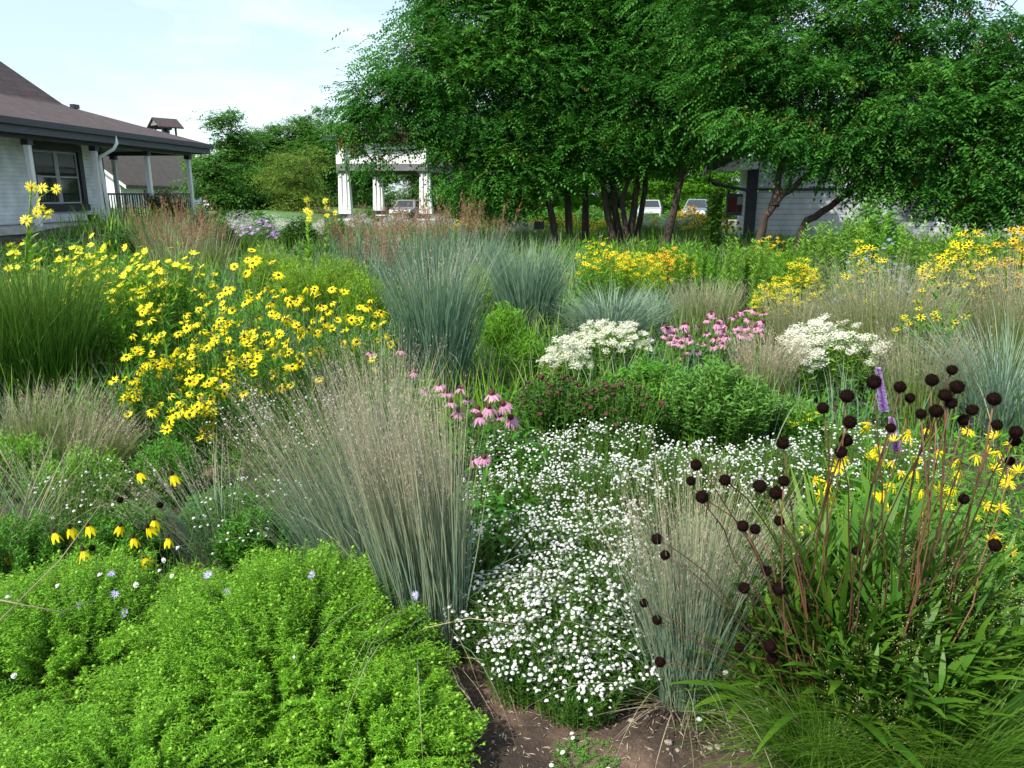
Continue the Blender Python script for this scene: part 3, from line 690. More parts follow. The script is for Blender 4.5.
car('grey-blue car with pale bonnet parked right of the trunks',gx(697,56,0),56,R(70),(.14,.18,.23),1.62)
car('silver car seen end-on, low between the pavilion columns',gx(409,59,0),59,R(80),(.2,.21,.23))
# small dark plant label on a stake
sp=thing('plant_label','small dark plant label on a stake left of the tree trunks','sign',(gx(539,20,.8),20,0))
g=G(); tube(g,[(0,0,0),(0,0,.75)],.012,6); obj('stake',g,M['trim'],sp)
g=G(); obox(g,(-.13,-.02,.72),(.26,0,0),(0,.02,.0),(0,-.02,.2)); obj('plate',g,M['trim'],sp)

# ================================================================== TREES
CROWN=4.2
def crown_geo(lobes,dens,ll,lw,pin=5,spray=.28,droop=.55,shell=.5):
    """lobes: (centre, radii, weight). Pinnate sprays of leaflets grouped in clumps through each lobe"""
    g=G()
    for c,rr,wt in lobes:
        c=np.array(c,float); rr=np.array(rr,float)*.95
        area=4*math.pi*((rr[0]*rr[1])**1.6/3+(rr[0]*rr[2])**1.6/3+(rr[1]*rr[2])**1.6/3)**(1/1.6)
        ns=int(area*dens*wt*CROWN); 
        if ns<20: ns=20
        nc=max(8,ns//80)
        d=rvec(nc); rad=shell+(1.08-shell)*rng.random(nc)**.6; rad*=1+.13*np.sin(d[:,0]*5+c[0])+.10*np.sin(d[:,2]*7+c[1]*2)
        cc=c+d*rad[:,None]*rr
        cs=.18+.26*rng.random(nc); cs*= (rr.mean()/1.3)**.5
        crnd=rng.random(nc)
        w=rng.integers(0,nc,ns)
        off=rng.normal(size=(ns,3))*cs[w][:,None]*np.array([1.3,1.3,.45])
        p=cc[w]+off
        D=nrm(d[w]*.8+nrm(off)*.9+rvec(ns)*.6-np.array([0,0,droop])*rng.random(ns)[:,None])
        sl=spray*(.6+.7*rng.random(ns))
        rs=np.clip(crnd[w]*.75+rng.random(ns)*.25,0,1)
        sd_=nrm(np.cross(D,rvec(ns)*.5+np.array([0,0,1.])))
        for k in range(pin):
            u=(k+.6)/pin; q=p+D*(sl*u)[:,None]-np.array([0,0,1.])*(sl*u*u*.35)[:,None]
            for s in (-1,1):
                dd=nrm(sd_*s+D*.55-np.array([0,0,.25]))
                leaves(g,q,dd,ll*(.75+.5*rng.random(ns)),lw,np.clip(rs+rng.normal(size=ns)*.07,0,1),.5,up=.75,bend=.2)
    return g
def tree(name,label,x,y,trunks,lobes,dens,ll,lw,mat,bark='bark',group=None,pin=5,spray=.28,droop=.55,limbs=True,shell=.5,cat='tree'):
    z=float(gz(x,y)); root=thing(name,label,cat,(x,y,z),0,group); o=np.array([x,y,z])
    tips=[]
    for pts,r0,r1 in trunks:
        pts=np.array(pts,float)-o
        # smooth the polyline
        tt=np.linspace(0,len(pts)-1,len(pts)*4); i0=np.clip(tt.astype(int),0,len(pts)-2); f=(tt-i0)[:,None]; f=f*f*(3-2*f)*.5+f*.5
        q=pts[i0]*(1-f)+pts[i0+1]*f; q[1:]+=rng.normal(size=(len(q)-1,3))*r0*.12
        g=G(); tube(g,q,np.linspace(r0,r1,len(q))*(1+.5*np.exp(-np.linspace(0,9,len(q)))),10); obj('trunk',g,M[bark],root,True); tips.append((q,r1))
    if limbs:
        g=G(); 
        for c,rr,wt in lobes:
            c=np.array(c)-o; q,r1=min(tips,key=lambda k:np.linalg.norm(k[0][-1]-c)); s=q[-1-int(rng.integers(0,3))]
            mid=(s+c)/2+np.array([0,0,.12*np.linalg.norm(c-s)]); pts=bez(s,mid,c,8); pts[1:]+=rng.normal(size=(7,3))*.05
            tube(g,pts,np.linspace(r1*.5,r1*.15,8),6)
            for _ in range(7):
                e=c+rvec(1)[0]*np.array(rr)*.95; a=pts[int(rng.integers(3,8))]
                tube(g,bez(a,(a+e)/2+rng.normal(size=3)*.12,e,6),np.linspace(r1*.26,.008,6),4)
        obj('limbs',g,M[bark],root,True)
    g=crown_geo([(np.array(c)-o,rr,wt) for c,rr,wt in lobes],dens,ll,lw,pin,spray,droop,shell)
    obj('crown',g,M[mat],root)
    if mat.startswith('locust'):
        k=9*len(lobes); ci=rng.integers(0,len(lobes),k); cc=np.array([np.array(lobes[q][0])-o for q in ci]); rr=np.array([lobes[q][1] for q in ci])
        p=cc+rvec(k)*rr*(.85+.25*rng.random((k,1))); p=np.repeat(p,9,0)+rng.normal(size=(9*k,3))*.05
        g=G(); leaves(g,p,rvec(9*k)*.5-np.array([0,0,.8]),.09,.03); tag(obj('seed_pods',g,M['pods'],root),kind='stuff')
        k=26; p=(cc[:k]+rvec(k)*rr[:k]*1.0); p=np.repeat(p,16,0)+rng.normal(size=(16*k,3))*.10
        g=G(); leaves(g,p,rvec(16*k),.09,.045); tag(obj('yellowed_leaves',g,M['leaf_turn'],root),kind='stuff')
    return root
def lobe(px,py,rx,ry,Y,rd=None,wt=1.):
    s=Y/F_PX*1.02; return (P(px,py,Y),(rx*s,(rd if rd else (rx+ry)/2*s),ry*s),wt)
def tr(pts,Y): return [P(a,b,Y+(c[0] if c else 0)) for a,b,*c in pts]
# big spreading locust group in the middle
def base(px,Y): x=gx(px,Y,0); return np.array([x,Y,float(gz(x,Y))-.05])
gl='dark locust trees of the central clump'
tree('locust_tree','leftmost tree of the central clump, its crown drooping over the pavilion',gx(556,20,0),20,
 [([base(560,20),P(548,195,20),P(530,140,20)],.1,.06),([base(570,20.4),P(567,170,20.4),P(520,80,20.5)],.1,.06)],
 [lobe(400,104,36,22,19.6),lobe(374,104,20,16,19.8,wt=.9),lobe(364,122,18,13,19.4,wt=1.),lobe(350,140,9,10,19.3,wt=.8),lobe(372,160,9,14,19.4,wt=.8),lobe(430,68,42,34,20),lobe(458,22,34,34,20.3,wt=.9),lobe(476,112,44,34,20),lobe(500,168,40,28,19.6),lobe(474,190,16,14,19.3,wt=.9),lobe(450,158,13,14,19.3,wt=.9),lobe(392,140,16,7,19.2,wt=.8),
  lobe(500,90,60,50,20.5),lobe(505,20,60,50,20.8),lobe(518,184,34,22,19.6),lobe(520,-60,90,70,21,wt=.5)],30,.088,.050,'locust',group=gl,spray=.38,pin=5,droop=.6,shell=.62)
tree('locust_tree','straight dark single trunk standing second in the central clump',gx(585,20.8,0),20.8,
 [([base(586,20.8),P(585,180,20.8),P(580,90,21)],.1,.06)],
 [lobe(560,118,54,42,20.6),lobe(575,60,62,50,21),lobe(570,0,60,50,21.3),lobe(560,160,40,20,20.2),lobe(600,-80,90,60,22,wt=.5)],30,.088,.050,'locust',group=gl,spray=.38,pin=5,droop=.6,shell=.62)
tree('locust_tree','many-stemmed tree in the middle of the clump with trunks fanning from one base',gx(622,20,0),20,
 [([base(616,20),P(602,180,20),P(585,110,20)],.1,.05),([base(621,20.2),P(612,175,20.2),P(622,100,20.5)],.1,.05),([base(627,20),P(638,178,20),P(655,100,20)],.1,.05),([base(634,20.4),P(646,185,20.4),P(640,60,20.4)],.08,.05),([base(630,19.8),P(622,200,19.8),P(634,165,19.8),P(628,80,19.8)],.07,.04)],
 [lobe(625,100,58,42,20),lobe(640,45,66,50,20.5),lobe(615,148,44,20,19.8),lobe(660,140,40,22,19.8),lobe(640,0,60,45,21),lobe(670,-80,90,60,22,wt=.5)],30,.088,.050,'locust',group=gl,spray=.38,pin=5,droop=.6,shell=.62)
tree('locust_tree','rightmost tree of the central clump, its dark trunk leaning right',gx(664,19,0),19,
 [([base(662,19),P(676,200,19),P(690,150,19),P(705,80,19.4)],.1,.05)],
 [lobe(690,104,50,40,19),lobe(700,50,60,50,19.5),lobe(722,128,36,22,18.6),lobe(700,0,60,45,20),lobe(740,90,42,44,19)],30,.088,.050,'locust',group=gl,spray=.38,pin=5,droop=.6,shell=.62)
gr_='two leaning trees by the white building'
tree('leaning_tree','tree with brown forked trunk leaning right at the corner of the white building',gx(752,15,0),15,
 [([base(748,15),P(764,218,15),P(782,196,15),P(812,172,15),P(840,140,15)],.08,.045),([P(774,206,15),P(780,170,15.1),P(785,120,15.4)],.07,.05)],
 [lobe(765,88,54,42,15.6),lobe(775,40,60,48,16),lobe(802,138,36,20,14.8,wt=.9),lobe(830,95,50,44,15),lobe(840,40,50,45,15.6),lobe(770,-30,80,50,16.5,wt=.5),lobe(850,132,34,20,14.6,wt=.9)],29,.085,.045,'locust2','bark2',gr_,spray=.33,pin=5,droop=.6,shell=.62)
tree('leaning_tree','wide tree with long trunk leaning far right, crown sweeping down before the pale wall',gx(790,15.2,0),15.2,
 [([base(785,15.2),P(806,222,15.2),P(838,200,15.2),P(870,180,15.2),P(905,156,15),P(950,130,14.6)],.075,.04)],
 [lobe(905,110,55,40,14.6),lobe(895,45,50,34,15,wt=.6),lobe(950,70,52,36,14.6,wt=.6),lobe(935,150,44,26,14.2),lobe(985,120,55,36,14),lobe(1010,70,45,34,14,wt=.65),lobe(985,25,60,28,14.8,wt=.42),lobe(900,0,60,26,15.4,wt=.45),
  lobe(972,178,30,18,13.8,wt=.9),lobe(1010,165,40,28,13.6),lobe(895,160,34,18,14.4,wt=.9),lobe(1080,110,70,60,13.6),lobe(960,-60,90,40,15.6,wt=.35),lobe(1015,205,24,16,13.4,wt=.8),lobe(985,202,26,14,13.5,wt=.7),lobe(868,172,24,14,14.6,wt=.8),lobe(938,190,34,18,14,wt=.9),lobe(903,184,28,14,14.3,wt=.9),lobe(1000,200,34,20,13.5,wt=.9),lobe(968,208,22,12,13.6,wt=.9),lobe(835,158,24,12,14.6,wt=.8)],29,.085,.045,'locust2','bark2',gr_,spray=.33,pin=5,droop=.6,shell=.62)

# distant trees behind the lawn
def fartree(name,label,px,Y,top,rx,mat='fartree',group='trees at the back of the lawn',dens=11,ll=.17,lw=.11,low=214,wt=1.,n=7,cat='tree'):
    x=gx(px,Y,0); z=float(gz(x,Y)); c0=topz(top,Y); cl=topz(low,Y); s=Y/F_PX
    Hh=c0-cl; lb=[]
    for i in range(n):
        u=(i+.5)/n; a=rng.random()*6.28; rad=rx*s*(.55*math.sin(math.pi*(.12+.8*u))+.05)
        lb.append(((x+math.cos(a)*rad*.7,Y+math.sin(a)*rad*.6,cl+Hh*(.1+.76*u)),(rx*s*(.5+.18*rng.random())*(1-.45*u**2),rx*s*.5,Hh*.17+.2),wt))
    tree(name,label,x,Y,[([np.array([x,Y,z-.1]),np.array([x,Y,cl+Hh*.3]),np.array([x+.2,Y,cl+Hh*.8])],.2,.07)],lb,dens,ll,lw,mat,'bark',group,pin=2,spray=.35,droop=.3,cat=cat)
fartree('pointed_tree','slender green tree with a wispy pointed top right of the porch',236,48,110,34,n=10,dens=9,low=222)
fartree('round_tree','darker rounded tree between the wispy tree and the grey-green willow',272,58,128,46,low=220,dens=15)
fartree('round_tree','broad dark green tree rising highest behind the grey-green willow',314,60,112,60,low=220,dens=15,n=9)
fartree('willow_bush','pale grey-green willow bush with feathery upright outline left of the pavilion',306,44,150,44,'willow',low=220,dens=16,ll=.12,lw=.04,n=8)
fartree('round_tree','low green tree filling the gap between barn and pointed tree',219,43,152,26,low=224)
fartree('round_tree','low dark tree right beside the pointed tree, below the grey-green willow',262,46,172,34,low=224)
for i,(px,Y,top,rx,lab) in enumerate([(365,70,120,50,'dark tree directly behind the pavilion'),(430,66,130,50,'green tree seen between the right pavilion columns'),(500,72,110,60,'tree behind the drooping left crown'),(570,68,135,50,'bright tree behind the two straight trunks'),(625,74,130,50,'tree behind the many-stemmed trunk'),(675,70,135,46,'yellow-green tree above the white parked car'),(722,66,130,44,'green tree above the grey-blue parked car'),(180,90,140,30,'far tree top just behind the bell cupola')]):
    fartree('background_tree',lab,px,Y,top,rx,'leaf_bright' if i in (3,5,6) else 'fartree',dens=11,low=222)

# ================================================================== FLOWER BEDS
def in_soil(x,y): return (y<1.98)&(x>-.22)&(x<.72)
# ---- undergrowth: low mixed leaves nobody could count
def undergrowth(name,y0,y1,dens,ln,wd,h,mats,skip=None,xw=.74,xpad=.6):
    n=int((y1-y0)*(y0+y1)*xw*dens)
    y=y0+(y1-y0)*rng.random(n); x=(rng.random(n)*2-1)*(y*xw+xpad)
    ok=~in_soil(x,y)
    # keep houses free
    ok&=~((x<-5)&(y>14)&(rng.random(n)<.6)); ok&=~((x<-11.3)&(y>10)) & ~((x>6.8)&(y>21.8))
    x,y=x[ok],y[ok]; n=len(x)
    hh=h*(.55+.45*np.sin(x*2.1+np.sin(y*1.3)*2)*np.cos(y*1.7+x))*np.where((x<-5)&(y>12),.5,1)
    z=gz(x,y)+np.maximum(.02,hh)*rng.random(n)**.7
    D=rvec(n); D[:,2]=abs(D[:,2])*.9+.25
    pt=np.clip(.5+.5*np.sin(x*1.3+1.7*np.sin(y*.9))*np.cos(y*1.1)+rng.normal(size=n)*.15,0,1)
    sel=(pt*len(mats)).astype(int).clip(0,len(mats)-1)
    g=G()
    for k in range(len(mats)):
        m_=sel==k
        if m_.any(): leaves(g,np.stack([x,y,z],1)[m_],D[m_],ln*(.6+.8*rng.random(m_.sum())),wd,mi=k,up=.35)
    tag(obj(name,g,[M[q] for q in mats]),kind='stuff')
undergrowth('ground_cover',2.3,5,1500,.05,.012,.16,['leaf','leaf_bright','leaf_blue'])
undergrowth('ground_cover',5,9,900,.07,.018,.26,['leaf','leaf_bright','leaf','leaf_blue'])
undergrowth('ground_cover',9,16,420,.11,.03,.38,['leaf','leaf_yel','leaf_bright','leaf_blue'])
undergrowth('ground_cover',16,26,150,.17,.05,.5,['leaf_yel','leaf','leaf_bright','leaf_dark'])
def meadow(name,y0,y1,dens,h,w,mats,xw=.74):
    n=int((y1-y0)*(y0+y1)*xw*dens); y=y0+(y1-y0)*rng.random(n); x=(rng.random(n)*2-1)*(y*xw+.5)
    ok=~((x<-11.3)&(y>10)) & ~((x>6.8)&(y>21.8)); x,y=x[ok],y[ok]; n=len(x)
    g=G(); pt=np.clip(.5+.6*np.sin(x*.9+y)*np.cos(y*.7-x*.4)+rng.normal(size=n)*.2,0,.999); sel=(pt*len(mats)).astype(int)
    for k in range(len(mats)):
        m_=sel==k; q=np.stack([x,y,gz(x,y)],1)[m_]
        if len(q): blades(g,q,rng.random(len(q))*6.28,h*(.5+.6*rng.random(len(q))),.1+.25*rng.random(len(q)),.7*rng.random(len(q)),w,4,k)
    tag(obj(name,g,[M[q] for q in mats]),kind='stuff')
meadow('meadow_grass',4.5,10,130,.5,.008,['switch','leaf_bright','bluestem','leaf_yel'])
meadow('meadow_grass',19,28,26,.8,.03,['leaf_yel','leaf_pale','leaf_bright','tan'])
meadow('meadow_grass',10,24,46,.7,.016,['switch','leaf_yel','tan','leaf_bright','leaf'])

# ---- head prototypes
def torn(g,keep,bend):
    o=G(); o.merge(g); V=o.V; F=o.F; kk=rng.permutation(len(V))[:int(len(V)*keep)]; h=G()
    for q in kk:
        v=V[q].copy(); rr=np.hypot(v[:,0],v[:,1]); v[:,2]-=bend*(.6+.8*rng.random())*rr**2/.045; v[:,:2]*=(1-.25*bend*rng.random()); h.add(v,F[q][0]-F[q][0].min())
    return h
DA=petals(12,.006,.044,.0125,.12,seg=3,droop=.3); EYE_=sphere(9,5,.0125,.0125,.009)
DAV=[DA,torn(DA,.8,.5),torn(DA,.9,1.1),DA,torn(DA,.9,-.4),torn(DA,1,.3),petals(14,.006,.040,.013,.35,seg=3,droop=.2)]
LE=petals(9,.004,.036,.017,.2,seg=2); LEC=sphere(7,4,.007,.007,.005)
CO=petals(15,.010,.048,.0135,-.32,seg=3,droop=.35)
COV=[CO,torn(CO,.85,.15),torn(CO,1,.3),torn(CO,.95,-.25)]; COC=shifted(sphere(10,6,.019,.019,.017),.008)
RA=petals(7,.006,.028,.018,-1.0,seg=2,droop=.6); RAC=shifted(sphere(8,6,.009,.009,.017),.008)
SU=petals(15,.010,.058,.0105,.2,seg=3,droop=.35)
SUV=[SU,torn(SU,.8,.5),torn(SU,.7,1.),torn(SU,.9,-.6)]; SUC=sphere(9,5,.016,.016,.008)
AS=petals(15,.003,.017,.0035,.25,seg=2); ASC=sphere(6,4,.004,.004,.003)
BL=petals(9,.001,.0092,.0058,.6,seg=2,droop=.5); BL.merge(shifted(sphere(7,4,.0058,.0058,.005),.003))
GO=petals(8,.003,.022,.012,.05,seg=1); GOC=sphere(6,4,.007,.007,.005)
VIEW=np.array([0,-1,.0])
def face(d,a=.6,up=.7,j=.35): return nrm(d*.4+VIEW*a+np.array([-.25,0,up])+rng.normal(size=d.shape)*j)

# ================= A: bright green mounds, bottom left
def mound(label,x,y,h,r,ns,grp):
    root,e,d=herb('mounded_plant',label,'plant',x,y,h,r,ns,32,.0185,.0046,'mound','stem_green',group=grp,t0=.5,rb=.45,hvar=.2,dome=.62,sw=.0011,upd=.35,taper=.35,tuft=26)
    k=rng.random(len(e))<.15; sc=.5+.8*rng.random(k.sum()); g=G(); g.scatter(sphere(6,5,.0046,.0046,.0055),frames(d[k])*sc[:,None,None],e[k]+d[k]*.003)
    tag(obj('flower_buds',g,M['bud'],root,True),kind='stuff')
    return root
gm='fresh green mounded plants at the bottom left'
m1=mound('large rounded mound of fine bright green leaves in the bottom left foreground',-.76,2.20,.50,.60,4200,gm)
m2=mound('green mound on the bottom left edge, in front of the lavender asters',-1.52,2.30,.42,.56,3000,gm)
m3=mound('part of the green foreground mounds spilling to the lower edge of the picture',-1.0,1.72,.33,.55,3200,gm)
m4=mound('green mound tip that stops just beside the dark bare soil',-.43,1.88,.33,.36,2400,gm)

# ================= B: big bluestem clumps centre left
gB='little bluestem clumps with pinkish seed plumes'
grass('bluestem_clump','tall blue-green and tan bluestem clump standing left of the white flowers',-.29,2.42,.97,1050,rb=.125,th=(.0,.17),bend=.22,w=.0046,mat='bluestem',seg=7,group=gB,plume=(240,1.04,.30,18,.010,'fluff'),lean=(-.08,.03),short=.3,dead=60)
grass('bluestem_clump','airy bluestem clump leaning left behind the green mound',-.62,2.8,1.0,400,rb=.15,th=(.0,.45),bend=.42,w=.004,mat='bluestem',seg=7,group=gB,plume=(150,1.06,.30,18,.010,'fluff'),lean=(-.24,.02),short=.35)
grass('bluestem_clump','thin bluestem clump at the back, between the yellow daisies and the pink coneflowers',-.66,3.6,.98,460,rb=.14,th=(.0,.4),bend=.35,w=.004,mat='bluestem',seg=6,group=gB,plume=(150,1.0,.30,18,.011,'fluff'),lean=(-.05,0))

# ================= C: white cushion flowers
gC='drifts of small white button flowers'
def whites(label,x,y,h,r,ns,nf,lim=100):
    root,e,d=herb('white_flower_cushion',label,'flowering plant',x,y,h,r,ns,20,.022,.0055,'cushion','stem_green',group=gC,t0=.15,rb=.8,hvar=.35,dome=.35,sw=.0012,upd=.9,taper=.2)
    sub=rng.permutation(len(e))[:int(len(e)*.36)]; nf=int(nf*1.45); i=sub[rng.integers(0,len(sub),nf)]; pos=e[i]+rng.normal(size=(nf,3))*np.array([.017,.017,.01])+np.array([0,0,.012])
    add_heads(root,'blossom',pos,face(d[i],.3,1.0,.3),BL,M['white'],.44+.42*rng.random(nf),limit=lim,rest='blossoms')
for a in [('white button flowers hard against the foot of the tall bluestem',.0,2.40,.32,.22,360,230),('white button flowers lowest in the drift, above the creeping herb',.21,2.10,.20,.16,280,150),('white button flowers at the lower left tip of the drift',.04,2.18,.22,.15,260,120),('white button flowers by the foot of the pale grass',.40,2.52,.32,.18,300,150),('white button-flower cushion nearest the bare soil',.16,2.28,.30,.24,420,260),('low white button flowers spilling right towards the pale grass foot',.38,2.22,.20,.16,240,90),('white button flowers in the gap above the creeping herb',.22,2.5,.33,.24,380,220),
          ('white button flowers directly right of the tall bluestem base',.02,2.78,.36,.28,420,300),
          ('white button flowers in the middle of the central drift, beside the pale grass',.33,2.85,.36,.30,460,340),
          ('white button flowers on the left rear of the central drift',.05,3.30,.38,.32,460,340),
          ('white button flowers on the right rear of the central drift',.42,3.40,.38,.32,460,340),
          ('white button flowers below the pink coneflowers',.10,3.85,.38,.36,460,320),
          ('far end of the central drift of white flowers, under the bronze heads',.55,4.0,.36,.38,460,320),
          ('white flowers directly behind the pale grass clump',1.0,3.7,.34,.36,420,300),
          ('white flowers behind the dark seed heads',1.45,3.75,.34,.38,420,280),
          ('white flowers at the right, under the purple spike',1.95,4.0,.34,.42,420,260)]: whites(*a)
whites('small white flowers mixed into the left grasses above the green mound',-1.15,3.2,.36,.34,220,70,70)
whites('few white flowers near the left edge among grey grass',-1.95,3.3,.42,.3,180,40,40)
whites('loose white flowers dotted behind the leaning bluestem',-1.35,4.3,.5,.5,260,130,60)
# low cushion and fallen flowers on the soil
root,e,d=herb('creeping_herb','small creeping green herb on the bare soil at the bottom centre','plant',.21,1.86,.03,.11,200,10,.009,.004,'leaf_blue','stem_green',t0=.2,rb=.9,hvar=.5,dome=.2,sw=.001,upd=.3)
pi=rng.integers(0,len(e),7); add_heads(root,'blossom',e[pi]+np.array([0,0,.01]),face(d[pi],.3,1,.3),BL,M['white'],.8)
root,e,d=herb('white_flower_sprig','sprig with a few white button flowers at the foot of the pale grass','flowering plant',.68,2.08,.22,.17,40,14,.04,.010,'leaf','stem_green',t0=.15,rb=.4,hvar=.7,dome=.3,sw=.0012,upd=.6)
pi=rng.integers(0,len(e),13); add_heads(root,'blossom',e[pi]+np.array([0,0,.01]),face(d[pi],.3,1,.3),BL,M['white'],1.0)
M['stone']=solid('pebble',(.30,.25,.21),.85,.35,30,bump=.3)
n_=5200; x=-.45+1.35*rng.random(n_); y=1.5+.85*rng.random(n_); g=G(); sc=.0012+.0042*rng.random(n_)**3
g.scatter(sphere(5,4,1,.8,.6),frames(rvec(n_))*sc[:,None,None],np.stack([x,y,gz(x,y)+sc*.2],1)); tag(obj('soil_crumbs',g,M['crumb'],None,True),kind='stuff')
n_=900; x=-.35+1.2*rng.random(n_); y=1.6+.7*rng.random(n_); D=rvec(n_); D[:,2]*=.12; g=G(); leaves(g,np.stack([x,y,gz(x,y)+.004],1),D,.012+.03*rng.random(n_)**2,.0035,up=.9); tag(obj('plant_litter',g,M['dead']),kind='stuff')
pb=[]
for k in range(3):
    s=sphere(9,6,1,.8,.55); s.V[0]=s.V[0]*(1+.16*rng.normal(size=(len(s.V[0]),1))); pb.append(s.mesh('pebble',M['stone'],True))
for i in range(26):
    x=-.12+.85*rng.random(); y=1.82+.42*rng.random(); sc=.005+.008*rng.random()**2
    o=link('pebble',pb[i%3],None,(x,y,float(gz(x,y))+sc*.3),(0,0,rng.random()*6),(sc,sc,sc)); tag(o,'small brownish pebble lying on the bare soil at the bottom of the picture','pebble','pebbles on the bare soil')

# ================= D: pale grass clump right of the white flowers
grass('pale_grass_clump','pale tan grass clump with blue-green base on the dry soil, right of the white flowers',.575,2.17,.80,900,rb=.11,th=(.0,.42),bend=.35,w=.0036,mat='bluestem',seg=7,cat='grass clump',plume=(230,1.0,.35,20,.010,'tanfluff'),dead=150,short=.3)

# ================= E: tall stems with dark seed heads
SEED=spiky().mesh('seed_head',M['seed'],True)
hl=[(696,465),(691,481),(702,497),(725,480),(760,486),(784,481),(776,493),(783,443),(743,526),(755,529),(779,521),(657,539),(665,555),(767,571),(744,588),(779,589),(644,603),(657,620),(660,662),(739,648),(770,646),(772,658)]
root=thing('seed_head_plant','plant with dark round seed heads on stems sprawling left over the pale grass','seed head plant',(.95,1.93,0))
for i,(px,py) in enumerate(hl):
    Y=1.72+.12*rng.random()+(.0012*(790-px)); e=P(px,py,Y); b=np.array([.95+.05*rng.normal(),1.95+.05*rng.normal(),.0])
    stem_to(root,b,e,.0026,'stem_dark' if px<735 else 'stem_red',bow=.17 if px<740 else .09,head=SEED,hs=.66+.28*rng.random())
hr=[(823,408),(847,396),(850,422),(846,440),(841,452),(874,382),(900,387),(910,398),(891,428),(921,414),(936,411),(932,380),(952,370),(957,387),(951,403),(945,395),(972,410),(964,420),(994,399),(997,425),(1016,432),(964,499),(1010,461),(856,551),(995,545),(1015,441)]
root=thing('seed_head_plant','tall reddish-stemmed plant crowned with dark round seed heads at the right','seed head plant',(1.12,1.95,0))
for i,(px,py) in enumerate(hr):
    Y=1.68+.22*rng.random(); e=P(px,py,Y); bx=gx(860+(px-900)*.55,1.95,.1); b=np.array([bx+.07*rng.normal(),2.02+.07*rng.normal(),.0])
    stem_to(root,b,e,.0024 if i%3 else .0036,'stem_red' if i%4 else 'stem_dark',bow=.05*rng.normal(),head=SEED,hs=(.5 if i in (21,22) else .62)+.30*rng.random())
# broad leafy base of these plants
def lance(label,x,y,n,L,w,th=(.1,1.0),mat='leaf_lance',rb=.12,bend=.8,name='broad_leaved_plant'):
    root=thing(name,label,'plant',(x,y,float(gz(x,y)))); a=rng.random(n)*6.283; q=rb*np.sqrt(rng.random(n))
    B_=np.stack([q*np.cos(a),q*np.sin(a),.02+.10*rng.random(n)],1); g=G()
    blades(g,B_,a+rng.normal(size=n)*.3,L*(.6+.5*rng.random(n)),th[0]+(th[1]-th[0])*rng.random(n),bend*(.3+rng.random(n)),w*(.6+.6*rng.random(n)),8,0,True,.35)
    obj('leaves',g,M[mat],root,True); return root
root,e,d=herb('leafy_stemmed_plant','bushy mass of lance leaves around the reddish seed-head stems','plant',1.10,2.06,.68,.34,100,12,.19,.023,'leaf_lance','stem_red',t0=.12,rb=.5,upd=1.9,dome=.35,hvar=.35,bl=.5)
root,e,d=herb('leafy_stemmed_plant','lance-leaved stems right of the pale grass, under the left seed heads','plant',.90,2.10,.56,.26,80,12,.17,.021,'leaf_lance','stem_red',t0=.12,rb=.5,upd=1.9,dome=.4,hvar=.35,bl=.5)
root,e,d=herb('leafy_stemmed_plant','blue-green leafy stems at the right edge under the airy seeds','plant',1.45,2.05,.50,.26,36,10,.12,.036,'leaf_blue','stem_green',t0=.12,rb=.5,upd=.9,dome=.4,hvar=.35,bl=.9)
root,e,d=herb('leafy_stemmed_plant','green leaves below the shaggy yellow flowers','plant',1.45,2.5,.55,.4,60,10,.14,.03,'leaf','stem_green',t0=.12,rb=.6,upd=.9,dome=.4,hvar=.35,bl=.9)
lance('rosette of long lance-shaped green leaves under the dark seed heads',.98,2.02,110,.46,.034)
herb('leafy_stemmed_plant','dark lance leaves in front of the reddish seed-head stems','plant',1.06,1.92,.50,.24,90,12,.17,.026,'leaf_lance','stem_green',t0=.15,rb=.5,upd=1.7,dome=.3,hvar=.35,bl=.6)
herb('leafy_stemmed_plant','lance leaves rising before the right-hand seed-head stems','plant',1.32,2.0,.56,.22,80,12,.17,.026,'leaf_lance','stem_green',t0=.15,rb=.5,upd=1.7,dome=.3,hvar=.35,bl=.6)
herb('leafy_stemmed_plant','green foliage at the right edge under the outermost yellow flowers','plant',1.9,2.75,.42,.4,90,12,.11,.026,'leaf','stem_green',t0=.12,rb=.7,upd=.8,dome=.4,hvar=.4,bl=.9)
herb('leafy_stemmed_plant','low foliage under the yellow flowers behind the reddish stems','plant',1.62,3.0,.36,.4,90,12,.11,.026,'leaf_bright','stem_green',t0=.12,rb=.7,upd=.8,dome=.4,hvar=.4,bl=.9)
lance('upright broad green leaves between the two seed-head plants',1.05,2.10,170,.66,.028,th=(.0,.7),bend=.5)
lance('broad leaves at the lower right edge beneath the seed heads',1.36,1.92,70,.34,.04,th=(.3,1.2),mat='leaf_blue')
lance('leafy stems filling the lower right behind the fine grass',1.50,2.25,90,.50,.03)
lance('low broad leaves left of the fine tuft at the bottom right',.80,2.1,40,.26,.026,th=(.4,1.3))
